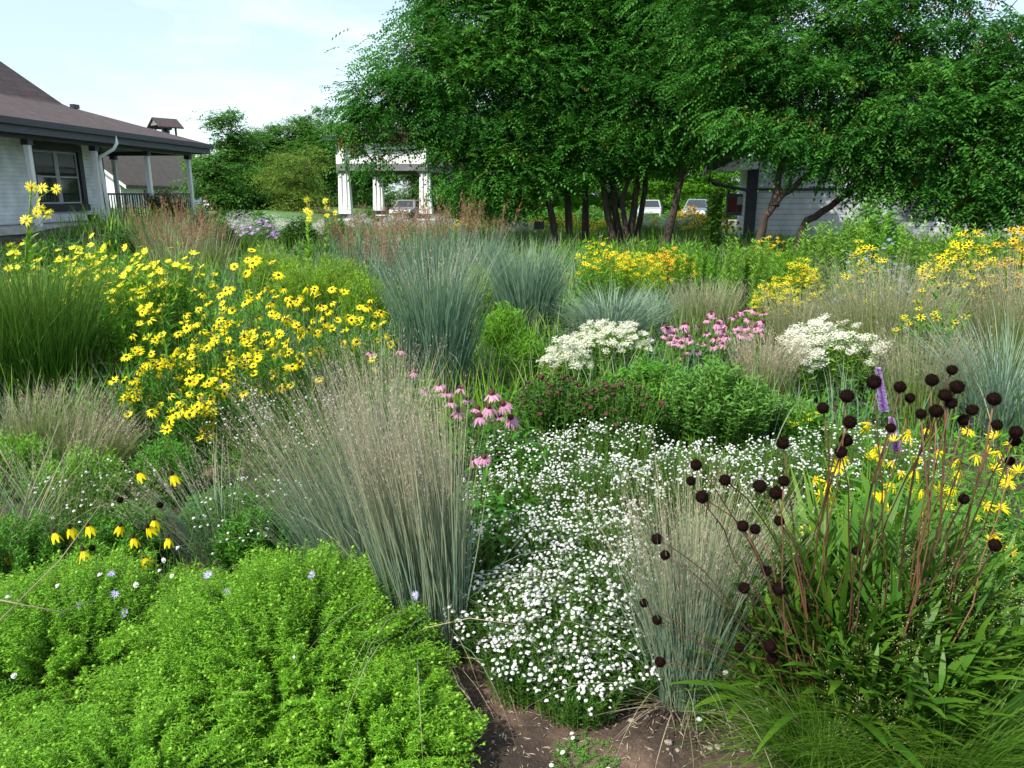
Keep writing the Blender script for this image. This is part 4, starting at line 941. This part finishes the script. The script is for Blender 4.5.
# ================= F: fine grass tufts bottom right
gF='fine green grass tufts in the bottom right corner'
grass('fine_grass_tuft','soft mound of hair-fine green grass at the bottom edge right of the bare soil',.88,1.80,.44,1300,rb=.09,th=(.1,1.15),bend=1.3,w=.0026,mat='tuft',seg=8,group=gF)
grass('fine_grass_tuft','fine green grass mound in the bottom right corner',1.16,1.75,.52,1600,rb=.10,th=(.1,1.1),bend=1.2,w=.0026,mat='tuft',seg=8,group=gF)
M['airy']=plant_mat('airy_seed',[(.36,.34,.2),(.48,.42,.28),(.44,.3,.22)],trans=.2)
for (x,y,h,n,lab) in [(1.22,1.98,.78,70,'haze of tiny pinkish seeds on hair-thin stalks at the right edge'),(1.02,1.86,.55,40,'cloud of tiny seeds above the fine grass tufts'),(1.38,2.05,.85,60,'tall airy seed haze in front of the yellow flowers at far right')]:
    root=thing('airy_grass',lab,'grass clump',(x,y,0)); gs,gl,e,d=herb_geo(n,h,.22,16,.05,.0012,t0=.45,rb=.25,hvar=.4,sw=.0009,upd=.8)
    obj('stems',gs,M['tuft'],root); obj('branchlets',gl,M['tuft'],root)
    k=n*60; i=rng.integers(0,n,k); t_=.45+.55*rng.random(k); b_=e[i]*t_[:,None]; pos=e[i]-d[i]*((1-t_)*h*.62)[:,None]+rng.normal(size=(k,3))*.02
    g=G(); leaves(g,pos,rvec(k),.0042*(.6+.8*rng.random(k)),.0026,up=.2); obj('seeds',g,M['airy'],root)

# ================= G: yellow flowers right behind the seed heads
def flowered(name,label,cat,x,y,h,r,ns,nl,ln,wd,mat,G1,m1,C1,mc,nf,sc,grp=None,lim=100,fname='flower',cname='centre',f=(.6,.7,.35),hv=.35,dome=.35,smat='stem_green',lean=(0,0),pos_sel=None,**k):
    root,e,d=herb(name,label,cat,x,y,h,r,ns,nl,ln,wd,mat,smat,group=grp,hvar=hv,dome=dome,lean=lean,**k)
    nf=min(nf,len(e)); i=rng.permutation(len(e))[:nf]
    add_heads(root,fname,e[i]+d[i]*.004,face(d[i],*f),G1,M[m1],sc*(.8+.35*rng.random(nf)),(cname,C1,M[mc]) if C1 else None,lim,rest=fname+'s')
    return root
gG='yellow-flowered plants at the right behind the dark seed heads'
for a in [('shaggy yellow flowers just right of the purple spike',1.42,2.75,.80,0.26,45,25),
          ('yellow flowers low among the reddish stems',1.62,2.7,.55,0.31,51,28),
          ('yellow flowers at the right edge above the airy grass',1.95,2.85,.74,0.32,51,28),
          ('deep yellow flowers between the tallest dark seed heads',1.75,3.0,.80,0.26,39,19)]:
    flowered('yellow_flower_plant',a[0],'flowering plant',a[1],a[2],a[3],a[4],a[5],9,.075,.014,'leaf','dummy' if False else SUV,'yellow',SUC,'eye_gold',a[6],.50,gG,f=(.5,.8,.5),hv=.5)
# ================= H: purple spikes
g_li='purple blazing-star spikes'
for px,py0,py1,Y,lab in [(878,368,412,3.1,'upper purple flower spike left of the tallest dark seed heads'),(891,418,452,2.9,'lower purple flower spike among the seed heads')]:
    a=P(px,py0,Y); root=thing('purple_spike_flower',lab,'flowering plant',(a[0]+.04,Y,float(gz(a[0],Y))),0,g_li)
    o_,dd=stem_to(root,root.location,a,.003,'stem_green',bow=.0)
    zb=P(px+6,py1,Y); n_=900; u=rng.random(n_); an=rng.random(n_)*6.28; c=zb+(a-zb)*u[:,None]-np.array(root.location)
    D=np.stack([np.cos(an),np.sin(an),.3+0*an],1); g=G(); leaves(g,c,D,.022*(1.1-u*.5),.004,up=.2); obj('flower_spike',g,M['liatris'],root)

# ================= J/K: bushes in the middle right
def bush(name,label,px,Y,top,rpx,ns,nl,ln,wd,mat,grp=None,smat='stem_green',**k):
    x=gx(px,Y,.3); h=topz(top,Y)-float(gz(x,Y)); r=rpx*Y/F_PX
    return herb(name,label,k.pop('cat','plant'),x,Y,h,r,ns,nl,ln,wd,mat,smat,group=grp,**k)
bush('leafy_bush','rounded leafy green bush right of the bronze-headed plants, above the white flowers',715,4.75,352,62,520,22,.058,.018,'leaf_blue',t0=.15,rb=.7,upd=.7,dome=.4,hvar=.2,tuft=12)
bush('leafy_bush','leafy green bush lobe behind the bronze-headed plants',650,5.2,352,52,420,22,.058,.018,'leaf',t0=.15,rb=.7,upd=.7,dome=.4,tuft=12)
bush('leafy_bush','low leafy green bush reaching right to the small yellow flowers',785,4.9,395,40,300,20,.055,.016,'leaf_blue',t0=.1,rb=.8,upd=.7)
def bronze(label,px,Y,top,rpx,ns):
    root,e,d=bush('bronze_headed_plant',label,px,Y,top,rpx,ns,20,.045,.015,'leaf_dark',grp='bronze seed-headed plants above the white flowers',t0=.15,rb=.75,upd=.7,dome=.35,hvar=.15)
    i=rng.permutation(len(e))[:62]; me=sphere(8,5,.014,.014,.010); me.V[0]=me.V[0]*(1+.2*rng.normal(size=(len(me.V[0]),1)))
    add_heads(root,'seed_head',e[i],face(d[i],.1,1,.2),me,M['mono'],.8+.5*rng.random(len(i)))
bronze('dark bronze seed-headed plant between the pink coneflowers and the leafy bush',555,4.55,372,46,260)
bronze('dark bronze seed-headed plant merging into the leafy green bush',618,4.5,378,50,280)

# ================= L / M: pink coneflowers
def cone_plants(label,grp,heads,Y,bx,sc,spread):
    x=gx(bx,Y,.1); root=thing('pink_coneflower',label,'coneflower',(x,Y,float(gz(x,Y))),0,grp)
    pos=[];nor=[]
    for px,py in heads:
        y_=Y+spread*rng.normal(); e=P(px,py,y_); b=np.array([x+(e[0]-x)*.6,y_+.03,root.location[2]])
        o_,dd=stem_to(root,b,e-np.array([0,0,.012]),.003,'stem_green',bow=.0); pos.append(e-np.array(root.location)); nor.append(dd)
    pos=np.array(pos); nor=nrm(np.array(nor)+rng.normal(size=(len(pos),3))*.18+VIEW*.12)
    add_heads(root,'flower',pos,nor,COV,M['pink'],sc*(.85+.3*rng.random(len(pos))),('cone',COC,M['cone']))
    gs,gl,e,d=herb_geo(46,topz(min(p[1] for p in heads)+16,Y),.28+spread,9,.11,.03,t0=.1,t1=.8,rb=.7,bl=.9)
    obj('leaves',gl,M['leaf'],root,True)
gL='pink coneflowers by the central white flowers'
cone_plants('pink coneflowers in front, left half of the group beside the bluestem plumes',gL,[(461,388),(446,393),(459,411),(477,409),(439,385),(451,402),(468,400)],4.1,458,.93,.12)
cone_plants('pink coneflowers, right half of the group beside the bronze heads',gL,[(492,394),(503,404),(479,417),(498,417),(511,418),(489,407)],4.0,495,.95,.1)
cone_plants('two low pink coneflowers over the left edge of the white flowers',gL,[(473,459),(484,457)],3.1,478,.72,.05)
cone_plants('faded pink coneflowers among the bluestem plumes behind',gL,[(400,350),(371,353),(426,392),(415,372)],4.9,405,.8,.1)
gM='far drift of pink coneflowers'
for lo,hi,lab in [(664,700,'left third of the far pink coneflower drift'),(700,735,'middle of the far pink coneflower drift, before the tan grass'),(735,764,'right end of the far pink coneflower drift')]:
    cone_plants(lab,gM,[(lo+(hi-lo)*rng.random(),316+34*rng.random()+(8 if lo==664 else 0)-.10*(lo-664)) for _ in range(30)],6.6,(lo+hi)/2,.86,.35)

# ================= N: cream flat-topped flower clusters
def umbels(label,px,Y,top,rpx,nh,grp,mat='cream',hs=.052):
    root,e,d=bush('cream_flower_plant',label,px,Y,top,rpx,nh*2,14,.07,.016,'leaf_pale' if mat=='cream' else 'leaf_blue',grp=grp,t0=.2,t1=.9,rb=.6,dome=.35,hvar=.3,cat='flowering plant')
    n_=52; q=rvec(n_)*np.array([1,1,.35])*hs*rng.random((n_,1))**.5; g=G(); g.scatter(petals(5,0,.008,.007,.5,seg=1),frames(np.tile([0,0,1.],(n_,1))+rng.normal(size=(n_,3))*.3),q)
    i=rng.permutation(len(e))[:nh]; add_heads(root,'flower_cluster',e[i]+np.array([0,0,.01]),face(d[i],.2,1,.2),g,M[mat],.65+.7*rng.random(len(i)),limit=100)
gN='cream flat-topped flower clumps'
umbels('cream flower clump lower left, above the bronze heads',565,6.0,338,28,60,gN)
umbels('cream flower clump at the top centre below the arching blue grass',610,6.9,318,42,90,gN)
umbels('cream flower clump right of the pink drift, fronted by fine green stems',832,6.0,316,52,120,gN)
umbels('small cream flowers at the left edge of the right clump',800,5.7,338,20,30,gN)

# ================= O: golden rudbeckia drifts
def rud(label,px,Y,top,rpx,ns,nf,grp,mat='leaf_yel',col='gold',sc=1.0,lim=100,ctr='eye',nl=12):
    x=gx(px,Y,.5); h=topz(top,Y)-float(gz(x,Y))
    flowered('golden_flower_plant',label,'flowering plant',x,Y,h,rpx*Y/F_PX,ns,nl,.09,.02,mat,GO,col,GOC,ctr,nf,sc,grp,lim=lim,f=(.4,.9,.3),hv=.3,dome=.3,t0=.15,rb=.7,upd=.7)
gO='drifts of golden daisies'
rud('golden daisies in a diagonal drift above the right cream clump',797,7.6,258,24,190,170,gO,col='yellow',sc=1.45)
rud('golden daisies at the lower left of the diagonal drift',772,7.2,276,24,160,130,gO,col='yellow',sc=1.3)
rud('golden daisies left of the pale green columns',636,10.2,250,30,240,200,gO,col='yellow',sc=1.4)
rud('golden daisies under the leaning dark trunk',668,11,246,30,220,180,gO,col='gold',sc=1.8)
rud('golden daisies in shade in front of the trunks',615,13,250,26,150,80,gO,col='gold',sc=1.9)
rud('yellow flowers in front of the many-stemmed trunk',600,9.5,235,26,140,70,gO,'leaf_bright','yellow',1.5)
rud('orange and yellow flowers under the forked trunk',770,11.5,236,24,120,50,gO,'leaf_bright','gold',1.6)
rud('golden flower patch beyond the leaning trunk',690,30,206,14,100,80,gO,'leaf_yel','gold',4)
rud('bright yellow flowers at right below the pale wall',860,7.0,236,26,90,40,gO,'leaf_bright','yellow',2.0)
rud('dense yellow flowers below the hanging branches',955,7.2,226,36,200,150,gO,'leaf_bright','yellow',2.0)
rud('golden-yellow flowers at the right edge below the hanging branches',1008,7.0,222,30,150,90,gO,'leaf_bright','gold',2.0)
rud('sparse yellow flowers right of the feathery tan grass',930,5.6,282,34,60,18,gO,'leaf','yellow',1.5)
rud('tiny yellow flowers left of the dark seed heads',815,4.6,405,20,40,12,gO,'leaf','lemon',.8)

# ================= P: big grasses
gP='tall blue-green switchgrass clumps'
def gr(name,label,px,Y,top,n,rb,grp,mat='switch',th=(.02,.32),bend=.5,w=.008,plume=None,lean=None,short=.4,**k):
    x=gx(px,Y,.3); h=(topz(top,Y)-float(gz(x,Y)))*1.04
    return grass(name,label,x,Y,h,n,rb=rb,th=th,bend=bend,w=w,mat=mat,group=grp,plume=plume,lean=lean,short=short,**k)
gr('switchgrass_clump','tallest blue-green switchgrass in the middle, left of centre',437,6.0,240,800,.2,gP,w=.011,th=(.02,.30),plume=(90,1.08,.25,16,.016,'fluff'))
gr('switchgrass_clump','blue-green switchgrass clump behind, in front of the shaded trees',528,8.6,238,720,.24,gP,w=.015,th=(.02,.32))
gr('switchgrass_clump','loose switchgrass behind the tall middle clump',478,10.5,232,420,.3,gP,w=.012)
gr('arching_grass_clump','arching silvery blue grass clump above the cream flowers',612,8.0,272,1000,.22,'arching silvery grasses','steel',th=(.1,.95),bend=1.2,w=.011)
gr('arching_grass_clump','smaller arching silvery grass right of the blue clump',655,9.0,280,600,.2,'arching silvery grasses','steel',th=(.1,.9),bend=1.1,w=.011)
gr('arching_grass_clump','pale silvery arching grass at the right edge above the yellow flowers',1005,4.9,300,700,.2,'arching silvery grasses','steel',th=(.05,.75),bend=.9,w=.007)
# Q left
gr('dark_switchgrass_clump','dark green switchgrass at the left edge beside the yellow daisies',38,5.7,252,1900,.34,'dark green switchgrass at the left edge','darkswitch',w=.008,th=(.02,.4))
gr('dark_switchgrass_clump','dark green switchgrass cut by the left frame',-25,5.4,268,1200,.3,'dark green switchgrass at the left edge','darkswitch',w=.008,th=(.02,.4))
gr('tan_grass_clump','purplish tan grass below the dark switchgrass at left',45,4.5,382,480,.22,'tan plumed grasses','tan',w=.005,th=(.02,.7),plume=(110,1.0,.35,16,.012,'fluff'),lean=(.15,0))
gr('tan_grass_clump','pale grass leaning right below the first yellow daisies',85,4.2,405,380,.16,'tan plumed grasses','tan',w=.005,th=(.02,.6),plume=(80,1.0,.35,16,.012,'fluff'),lean=(.35,0))
gr('grey_grass_clump','grey grass stems crossing the left edge above the asters',-15,2.9,405,50,.12,'tan plumed grasses','dead',w=.003,th=(.0,.6),plume=(16,1.0,.3,14,.01,'tanfluff'),lean=(.28,0))
gr('grey_grass_clump','wispy bluestem stems sweeping left over the green bushes',205,3.15,440,150,.12,'tan plumed grasses','bluestem',w=.0035,th=(.1,.8),lean=(-.45,0),plume=(70,1.0,.3,16,.010,'fluff'))
gr('grey_grass_clump','grey-green wisps standing over the bushes at the left',40,3.4,440,120,.14,'tan plumed grasses','bluestem',w=.0035,th=(.05,.8),plume=(50,1.0,.3,14,.010,'tanfluff'))
gr('grey_grass_clump','thin grey-green grass fallen across the left yellow cone flowers',75,3.2,470,110,.16,'tan plumed grasses','tan',w=.0035,th=(.1,1.0),lean=(.3,0))
# Z right feathery
gZ='feathery tan grasses on the right'
pz=(130,1.02,.45,20,.015,'tanfluff')
gr('feathery_grass_clump','wide feathery pale grass clump right of the cream flowers',885,6.2,255,1200,.3,gZ,'tan',w=.006,th=(.02,.42),plume=(260,1.04,.45,22,.016,'tanfluff'))
gr('feathery_grass_clump','feathery tan grass immediately left of the wide clump',800,6.7,285,800,.25,gZ,'tan',w=.006,plume=pz)
gr('feathery_grass_clump','thin tan grass between the pink drift and the cream clump',765,5.5,330,550,.16,gZ,'tan',w=.005,plume=(160,1,.5,20,.016,'fluff'))
gr('feathery_grass_clump','tan grass fringe between arching blue grass and pink drift',705,8.3,278,700,.3,gZ,'tan',w=.008,plume=pz)
gr('feathery_grass_clump','rosy tan grass at the right edge among yellow flowers',1015,6.0,246,800,.22,gZ,'tan',w=.006,plume=(170,1,.45,22,.016,'fluff'))
gr('feathery_grass_clump','low tan grass in front of the wide feathery clump',925,5.2,325,700,.24,gZ,'tan',w=.005,plume=pz)
gr('feathery_grass_clump','tan grass above the arching silver grass at right',960,6.6,290,600,.22,gZ,'tan',w=.006,plume=pz)
# U/V rusty plumed grasses
gU='grasses with rusty plumes'
pu=(44,1.26,.30,44,.032,'rust')
for px,Y,top,lab in [(352,12,208,'rusty plumed grass right under the left pavilion column'),(385,12.6,204,'rusty plumed grass in front of the second pavilion column'),(418,11.6,205,'rusty plumed grass in front of the third pavilion column'),(448,12,200,'tallest rusty plumed grass below the drooping crown'),(482,12.4,204,'rusty plumed grass at the right end of the row'),(372,10.5,232,'shorter rusty grass in front of the row')]:
    gr('rusty_plumed_grass',lab,px,Y,top+14,300,.28,gU,'switch',w=.012,plume=pu)
for px,Y,top,lab in [(165,15,204,'rusty plumed grass under the first white porch posts'),(190,15.5,198,'rusty plumed grass before the porch corner post'),(212,15,212,'rusty plumed grass right of the porch corner'),(178,13,220,'shorter rusty grass in front of the porch plumes')]:
    gr('rusty_plumed_grass',lab,px,Y,top+10,260,.34,gU,'tan',w=.014,plume=(40,1.2,.28,36,.036,'rust'))

# ================= R: the yellow daisies
gR='yellow dark-eyed daisies of the left drift'
def daisies(label,px,Y,top,rpx,ns,nf,sc=1.,lean=(0,0),hv=.6):
    x=gx(px,Y,.5); h=topz(top,Y)-float(gz(x,Y))
    flowered('yellow_daisy_plant',label,'yellow daisy',x,Y,h,rpx*Y/F_PX,ns,12,.075,.014,'leaf',DAV,'yellow',EYE_,'eye',int(nf*1.35),sc*.86,gR,f=(.75,.55,.35),hv=hv,dome=.25,t0=.1,rb=.6,upd=.8,lean=lean)
for a in [('yellow daisies lowest in the drift, above the green bush',180,4.35,375,30,70,26,1.0),
          ('yellow daisies left of the bluestem plumes',222,4.6,320,34,80,30,.9),
          ('yellow daisies in the heart of the drift',170,5.1,300,36,90,36,.92),
          ('yellow daisies between the heart of the drift and the tallest ones',215,5.4,282,38,90,34,.95),
          ('tall yellow daisies above the heart, near the pair of highest blooms',255,6.0,243,34,80,24,1.15),
          ('yellow daisies in front of the tall middle switchgrass',352,5.6,278,44,80,30,1.0),
          ('yellow daisies between the drift and the bluestem plumes',295,5.3,266,42,90,36,.92),
          ('yellow daisies low behind the bluestem plumes',270,4.9,320,30,60,16,1.0),
          ('yellow daisies at the left foot of the drift',135,4.7,345,24,60,20,.9)]: daisies(*a)
gR2='pale lemon daisies behind the yellow drift'
for lab,px,Y,top,rpx,ns,nf in [('lemon flowers directly right of the dark left switchgrass',100,6.6,238,30,120,45),('lemon flowers below the porch railing',135,7.0,232,34,130,55),('lemon flowers below the downspout foot',95,7.6,228,28,110,40),('lemon flowers in front of the rusty plumes by the porch',185,7.2,240,32,120,45),('lemon flowers half hidden behind the left switchgrass',35,7.0,232,40,120,35),('lemon flowers behind the heart of the yellow drift',140,6.0,262,34,120,40)]:
    x=gx(px,Y,.5); h=topz(top,Y)-float(gz(x,Y))
    flowered('lemon_daisy_plant',lab,'lemon daisy',x,Y,h,rpx*Y/F_PX,ns,18,.085,.018,'leaf_bright',LE,'lemon',LEC,'eye_gold',nf,1.0,gR2,f=(.6,.7,.4),hv=.4,dome=.25,t0=.1,rb=.6,upd=.8)
# ================= S: green feathery bushes at left
gS='fine-leaved green bushes on the left'
for lab,px,Y,top,rpx,mat in [('straggly green foliage at the left edge by the dry grey stalks',8,2.9,505,60,'leaf'),('low green growth between the yellow cone flowers and the green mound',95,2.85,540,55,'leaf_bright'),('fine green foliage left of the leaning bluestem foot',250,3.0,500,40,'leaf'),('fine-leaved green bush below the pale leaning grass',75,3.6,440,52,'leaf_bright'),('fine-leaved green bush at the left edge',10,3.9,425,44,'leaf_bright'),('dark fine-leaved bush between daisies and bluestem',165,3.8,430,40,'leaf'),('low green foliage beside the yellow cone flowers',120,3.1,500,50,'leaf'),('green foliage under the leaning bluestem',215,3.4,485,44,'leaf')]:
    bush('green_bush',lab,px,Y,top,rpx,420,24,.030,.008,mat,grp=gS,t0=.15,rb=.75,upd=.8,dome=.4,hvar=.25,sw=.002,tuft=14)
# ================= T: drooping yellow cone flowers, asters
root=thing('yellow_coneflower','plant with drooping yellow petals and dark cones at left, among asters','coneflower',(-1.62,2.95,0))
pos=[];nor=[]
for px,py in [(54,533),(70,528),(88,526),(83,551),(53,571),(138,473),(172,475),(120,526),(154,520),(133,538),(168,538),(143,558),(4,558),(157,584),(148,527)]:
    Y=2.72+.12*rng.normal(); e=P(px,py,Y); o_,dd=stem_to(root,(e[0]+.03,Y+.05,0),e,.0016,'stem_green',bow=.0); pos.append(e-np.array(root.location)); nor.append(dd)
add_heads(root,'flower',np.array(pos),nrm(np.array(nor)+rng.normal(size=(len(pos),3))*.15),RA,M['yellow'],.80+.1*rng.random(len(pos)),('cone',RAC,M['eye']))
root=thing('dark_seed_head_plant','plant with a few blackish seed heads behind the left asters','seed head plant',(-1.45,2.9,0))
for px,py in [(112,567),(92,548),(66,557),(120,500),(160,505)]:
    e=P(px,py,2.6); stem_to(root,(e[0]+.05,2.75,0),e,.002,'stem_dark',bow=.02,head=SEED,hs=.62)
root=thing('lavender_aster','scattered lavender asters rising out of the left green mound','aster',(-1.2,2.35,0))
pos=[]
for px,py in [(80,605),(111,574),(227,592),(312,575),(162,615),(125,613),(115,594),(27,683),(72,591),(416,595),(60,618),(30,645),(208,575),(52,640)]:
    e=P(px,py,2.25 if px<400 else 2.05); pos.append(e-np.array(root.location)); stem_to(root,(e[0]+.02,e[1]+.06,.1),e,.0009,'stem_green',bow=.0)
add_heads(root,'flower',np.array(pos),nrm(np.tile([-.15,-.6,.7],(len(pos),1))+rng.normal(size=(len(pos),3))*.4),AS,M['aster'],.7+.35*rng.random(len(pos)),('centre',ASC,M['eye_gold']))
root=thing('white_aster','few pale white blooms on the surface of the left green mound','aster',(-1.3,2.1,0))
pos=[]
for px,py in [(14,676),(8,597),(100,575),(164,560),(172,576),(160,571),(178,548),(295,657),(136,585),(172,755),(58,586),(240,690)]:
    e=P(px,py,2.15 if py<640 else 1.85); pos.append(e-np.array(root.location)); stem_to(root,(e[0]+.02,e[1]+.06,.1),e,.0009,'stem_green',bow=.0)
add_heads(root,'flower',np.array(pos),nrm(np.tile([-.15,-.6,.7],(len(pos),1))+rng.normal(size=(len(pos),3))*.4),BL,M['white'],.7+.3*rng.random(len(pos)))
root=thing('fallen_grass_stalk','pale dry stalk arching from the bluestem across the white flowers','grass stalk',(-.25,2.35,.3))
g=G(); tube(g,[P(390,650,2.25)-np.array(root.location),P(425,628,2.2)-np.array(root.location),P(470,618,2.15)-np.array(root.location),P(525,626,2.1)-np.array(root.location)],[.0022,.002,.0016,.0008],5); obj('stalk',g,M['dead'],root,True)
for k,pts in enumerate([[(0,450),(28,500),(60,420)],[(0,620),(60,560),(100,505)],[(0,600),(60,612),(95,600),(78,620)]]):
    root=thing('dry_grass_stalk',['dry grey stalk rising steeply at the left edge','dry pale stalk slanting up over the yellow cone flowers','thin pale stalk bending over the lavender aster'][k],'grass stalk',(-1.5,2.2,.3))
    q=np.array([P(a,b,2.0+.1*i) for i,(a,b) in enumerate(pts)])-np.array(root.location); g=G(); tube(g,q,np.linspace(.0024,.001,len(q)),5); obj('stalk',g,M['dead'],root,True)

# ================= W/X: herbs behind
gW='yellow-green goldenrod between the daisies and the pavilion'
for px,Y,top,rpx,lab in [(300,9,252,30,'low yellow-green goldenrod behind the tallest daisies'),(340,10,248,30,'yellow-green goldenrod left of the switchgrass'),(365,8.5,262,26,'yellow-green goldenrod touching the tall switchgrass'),(270,11,238,30,'goldenrod patch below the grey-green willow'),(505,7.2,300,24,'fresh green herb between the two switchgrass clumps'),(525,6.2,330,22,'fresh green herb left of the cream flowers'),(640,10,262,28,'yellow-green herb under the golden daisies'),(480,9,262,20,'green herb behind the tall switchgrass')]:
    bush('goldenrod_plant',lab,px,Y,top,rpx,330,20,.06,.012,'leaf_yel' if Y>8 else 'leaf_bright',grp=gW,t0=.2,rb=.7,upd=1.0,dome=.35,hvar=.3,sw=.003)
gX='tall pale green leafy columns in front of the white building'
k=0
xl=['leafmost pale green spires beside the golden daisies','pale green spires below the grey-blue parked car','spires left of the corner of the white building','spires in front of the bulletin board','spires under the forked brown trunk','tall spires between the two leaning trunks','tallest spires in front of the long leaning trunk','spires below the meter cabinet','spires left of the right yellow flowers','spires in front of the hanging branches','spires under the pale wall at the right','last spires before the right edge']
xl=xl[1:]
for px,Y,top,rpx in [(697,9.5,238,22),(728,9.2,234,22),(757,9,236,20),(785,9.4,234,22),(815,9,212,22),(846,8.8,206,18),(872,9,212,20),(900,8.8,214,22),(930,8.6,216,24),(965,9,222,24),(1000,9,226,24)]:
    bush('spired_plant',xl[k],px,Y,top,rpx,17,120,.085,.019,'leaf_pale' if k%3 else 'leaf_bright',grp=gX,t0=.2,rb=.85,upd=.9,dome=.12,hvar=.25,sw=.004,taper=.35,cat='plant'); k+=1
# blue flowers
for px,Y,top,lab in [(885,7.6,238,'hazy blue flowers below the meter cabinet'),(860,8,246,'pale blue flowers left of the hazy blue patch'),(255,19,214,'purple flowers in front of the grey-green willow')]:
    x=gx(px,Y,.6); h=topz(top,Y)-float(gz(x,Y)); m_='blueflower' if Y<10 else 'liatris'
    flowered('blue_flower_plant',lab,'flowering plant',x,Y,h,.22*Y/7,120,10,.06,.012,'leaf_blue',GO,m_,None,None,90,1.0*Y/7.6,'blue and purple hazy flowers',f=(.3,.8,.4),hv=.35)
# sunflower-like spires
def silphium(label,heads,Y,bpx,sc):
    x=gx(bpx,Y,.2); root=thing('tall_yellow_spire',label,'flowering plant',(x,Y,float(gz(x,Y))),0,'tall yellow flower spires')
    top=min(heads,key=lambda q:q[1]); pt=P(top[0],top[1],Y)
    o_,dd=stem_to(root,root.location,pt,.009,'stem_green',bow=0)
    pos=[]
    for px,py in heads:
        e=P(px,py,Y+.05*rng.normal()); c=pt+(np.array(root.location)-pt)*min(.9,max(.04,(py-top[1]+8)/160)); pos.append(e-np.array(root.location)); stem_to(root,c,e,.004,'stem_green',bow=0)
    add_heads(root,'flower',np.array(pos),nrm(np.tile([.0,-.9,.35],(len(pos),1))+rng.normal(size=(len(pos),3))*.3),SU,M['lemon'],sc*(.9+.2*rng.random(len(pos))),('centre',SUC,M['eye_gold']))
    n_=70; u=.05+.8*rng.random(n_); c=(pt-np.array(root.location))*u[:,None]; an=rng.random(n_)*6.28; g=G()
    blades(g,c,an,.2*(1.1-u*.7),.7,.7,.045*(1.1-u*.6),5,0,True,.2); obj('leaves',g,M['leaf_yel'],root,True)
silphium('tall yellow sunflower spire standing before the house window',[(31,187),(42,188),(56,189),(38,202),(41,209),(48,214),(26,220),(36,213)],6.2,22,.85)
silphium('small yellow spire left of the pavilion',[(307,200),(309,206),(310,213),(309,219),(306,210)],12,310,.95)
silphium('yellow spire touching the left pavilion column',[(325,201),(327,208),(327,215),(335,213)],12.3,328,.95)
# pale mounds far left of pavilion
for px,Y,top,rpx,lab in [(265,23,211,24,'pale bushes in a row before the lawn, left of the yellow spires'),(360,24,212,22,'silver bush between the left pavilion piers'),(400,25,213,22,'silver bush in front of the silver car'),(440,24,212,22,'pale bush at the foot of the right pavilion pier'),(240,20,212,22,'rounded bush topped with white bloom right of the porch'),(290,21,215,18,'pale white-blooming bush below the willow'),(322,22,218,14,'white-flowering bush left of the brick pier'),(520,22,218,24,'pale white blooms in the shade left of the trunks'),(640,24,212,26,'soft silver-green bushes under the trunks'),(680,26,212,24,'silver-green bush beside the grey-blue car')]:
    umbels(lab,px,Y,top,rpx,90,'pale blooming bushes at the back',mat='white',hs=.16)
for px,Y,top,rpx,lab in [(560,24,214,40,'yellow flower band left of the dark trunks'),(630,26,215,40,'yellow flower band behind the many-stemmed trunk'),(480,23,214,30,'yellow-green flowers behind the rusty plumes'),(710,25,215,30,'yellow flower band right of the leaning trunk')]:
    rud(lab,px,Y,top,rpx,170,120,'yellow flower bands behind the trees','leaf_yel','yellow',4.2,lim=60,nl=8)
for px,Y,top,rpx,lab in [(222,19,214,18,'dark green bush in front of the small white shed'),(262,21,209,20,'dark green bush below the left edge of the willow'),(300,20,213,18,'green bush left of the small yellow spire'),(338,22,214,16,'green bush hiding the foot of the left brick pier'),(690,30,208,20,'green bush before the grey-blue car'),(650,32,211,16,'green bush in front of the white car')]:
    bush('garden_shrub',lab,px,Y,top,rpx,240,20,.11,.045,'leaf' if px%4 else 'leaf_dark',grp='shrubs along the far edge of the beds',t0=.1,rb=.8,upd=.6,dome=.45,hvar=.3,cat='shrub')
for px,Y,top,rpx,lab in [(455,34,206,24,'dark shrub mass beyond the right pavilion column'),(500,33,205,26,'shrub mass beyond the lawn, left of the first dark trunk'),(545,33,206,24,'shrub just left of the first dark trunk, beyond the beds'),(590,34,205,22,'shrub seen between the straight trunks'),(622,35,207,14,'shrub seen between the fanned trunks'),(672,34,210,14,'shrub between the two parked cars'),(365,34,207,14,'shrub between the left pavilion columns'),(403,35,208,16,'shrub half hiding the silver car'),(240,30,210,24,'dark shrub before the pointed tree')]:
    bush('garden_shrub',lab,px,Y,top,rpx,260,20,.16,.07,'leaf' if px%2 else 'leaf_blue',grp='shrubs along the far edge of the beds',t0=.1,rb=.8,upd=.6,dome=.45,hvar=.3,cat='shrub')
# ivy-like dark column and dark shrubs by the porch
bush('dark_columnar_shrub','narrow dark green shrub standing right of the grey-blue car',712,17,188,7,60,50,.10,.05,'leaf_dark',t0=.05,rb=1,upd=.6,dome=.05,hvar=.1,cat='shrub')
for px,Y,top,rpx,lab in [(170,24,183,18,'dark purple-leaved shrub on the porch between the white posts'),(222,18,216,18,'dark green low shrub right of the porch corner'),(130,17,224,26,'low dark foliage along the porch foundation'),(60,14,236,34,'low dark green foliage below the house window'),(5,13,240,34,'low foliage below the house wall at the left edge'),(205,22,206,12,'brown-green shrub below the porch corner')]:
    bush('porch_shrub',lab,px,Y,top,rpx,260,22,.09,.035,'leaf_dark' if Y<20 else 'leaf_red',grp='shrubs along the porch',t0=.1,rb=.8,upd=.6,dome=.4,hvar=.3,cat='shrub')
# small dogwood-like shrub under the leaning trunks
bush('broad_leaf_shrub','leafy green shrub between the two leaning trunks',865,12,196,34,260,22,.11,.06,'leaf_blue',t0=.2,rb=.5,upd=.7,dome=.35,hvar=.3,cat='shrub')
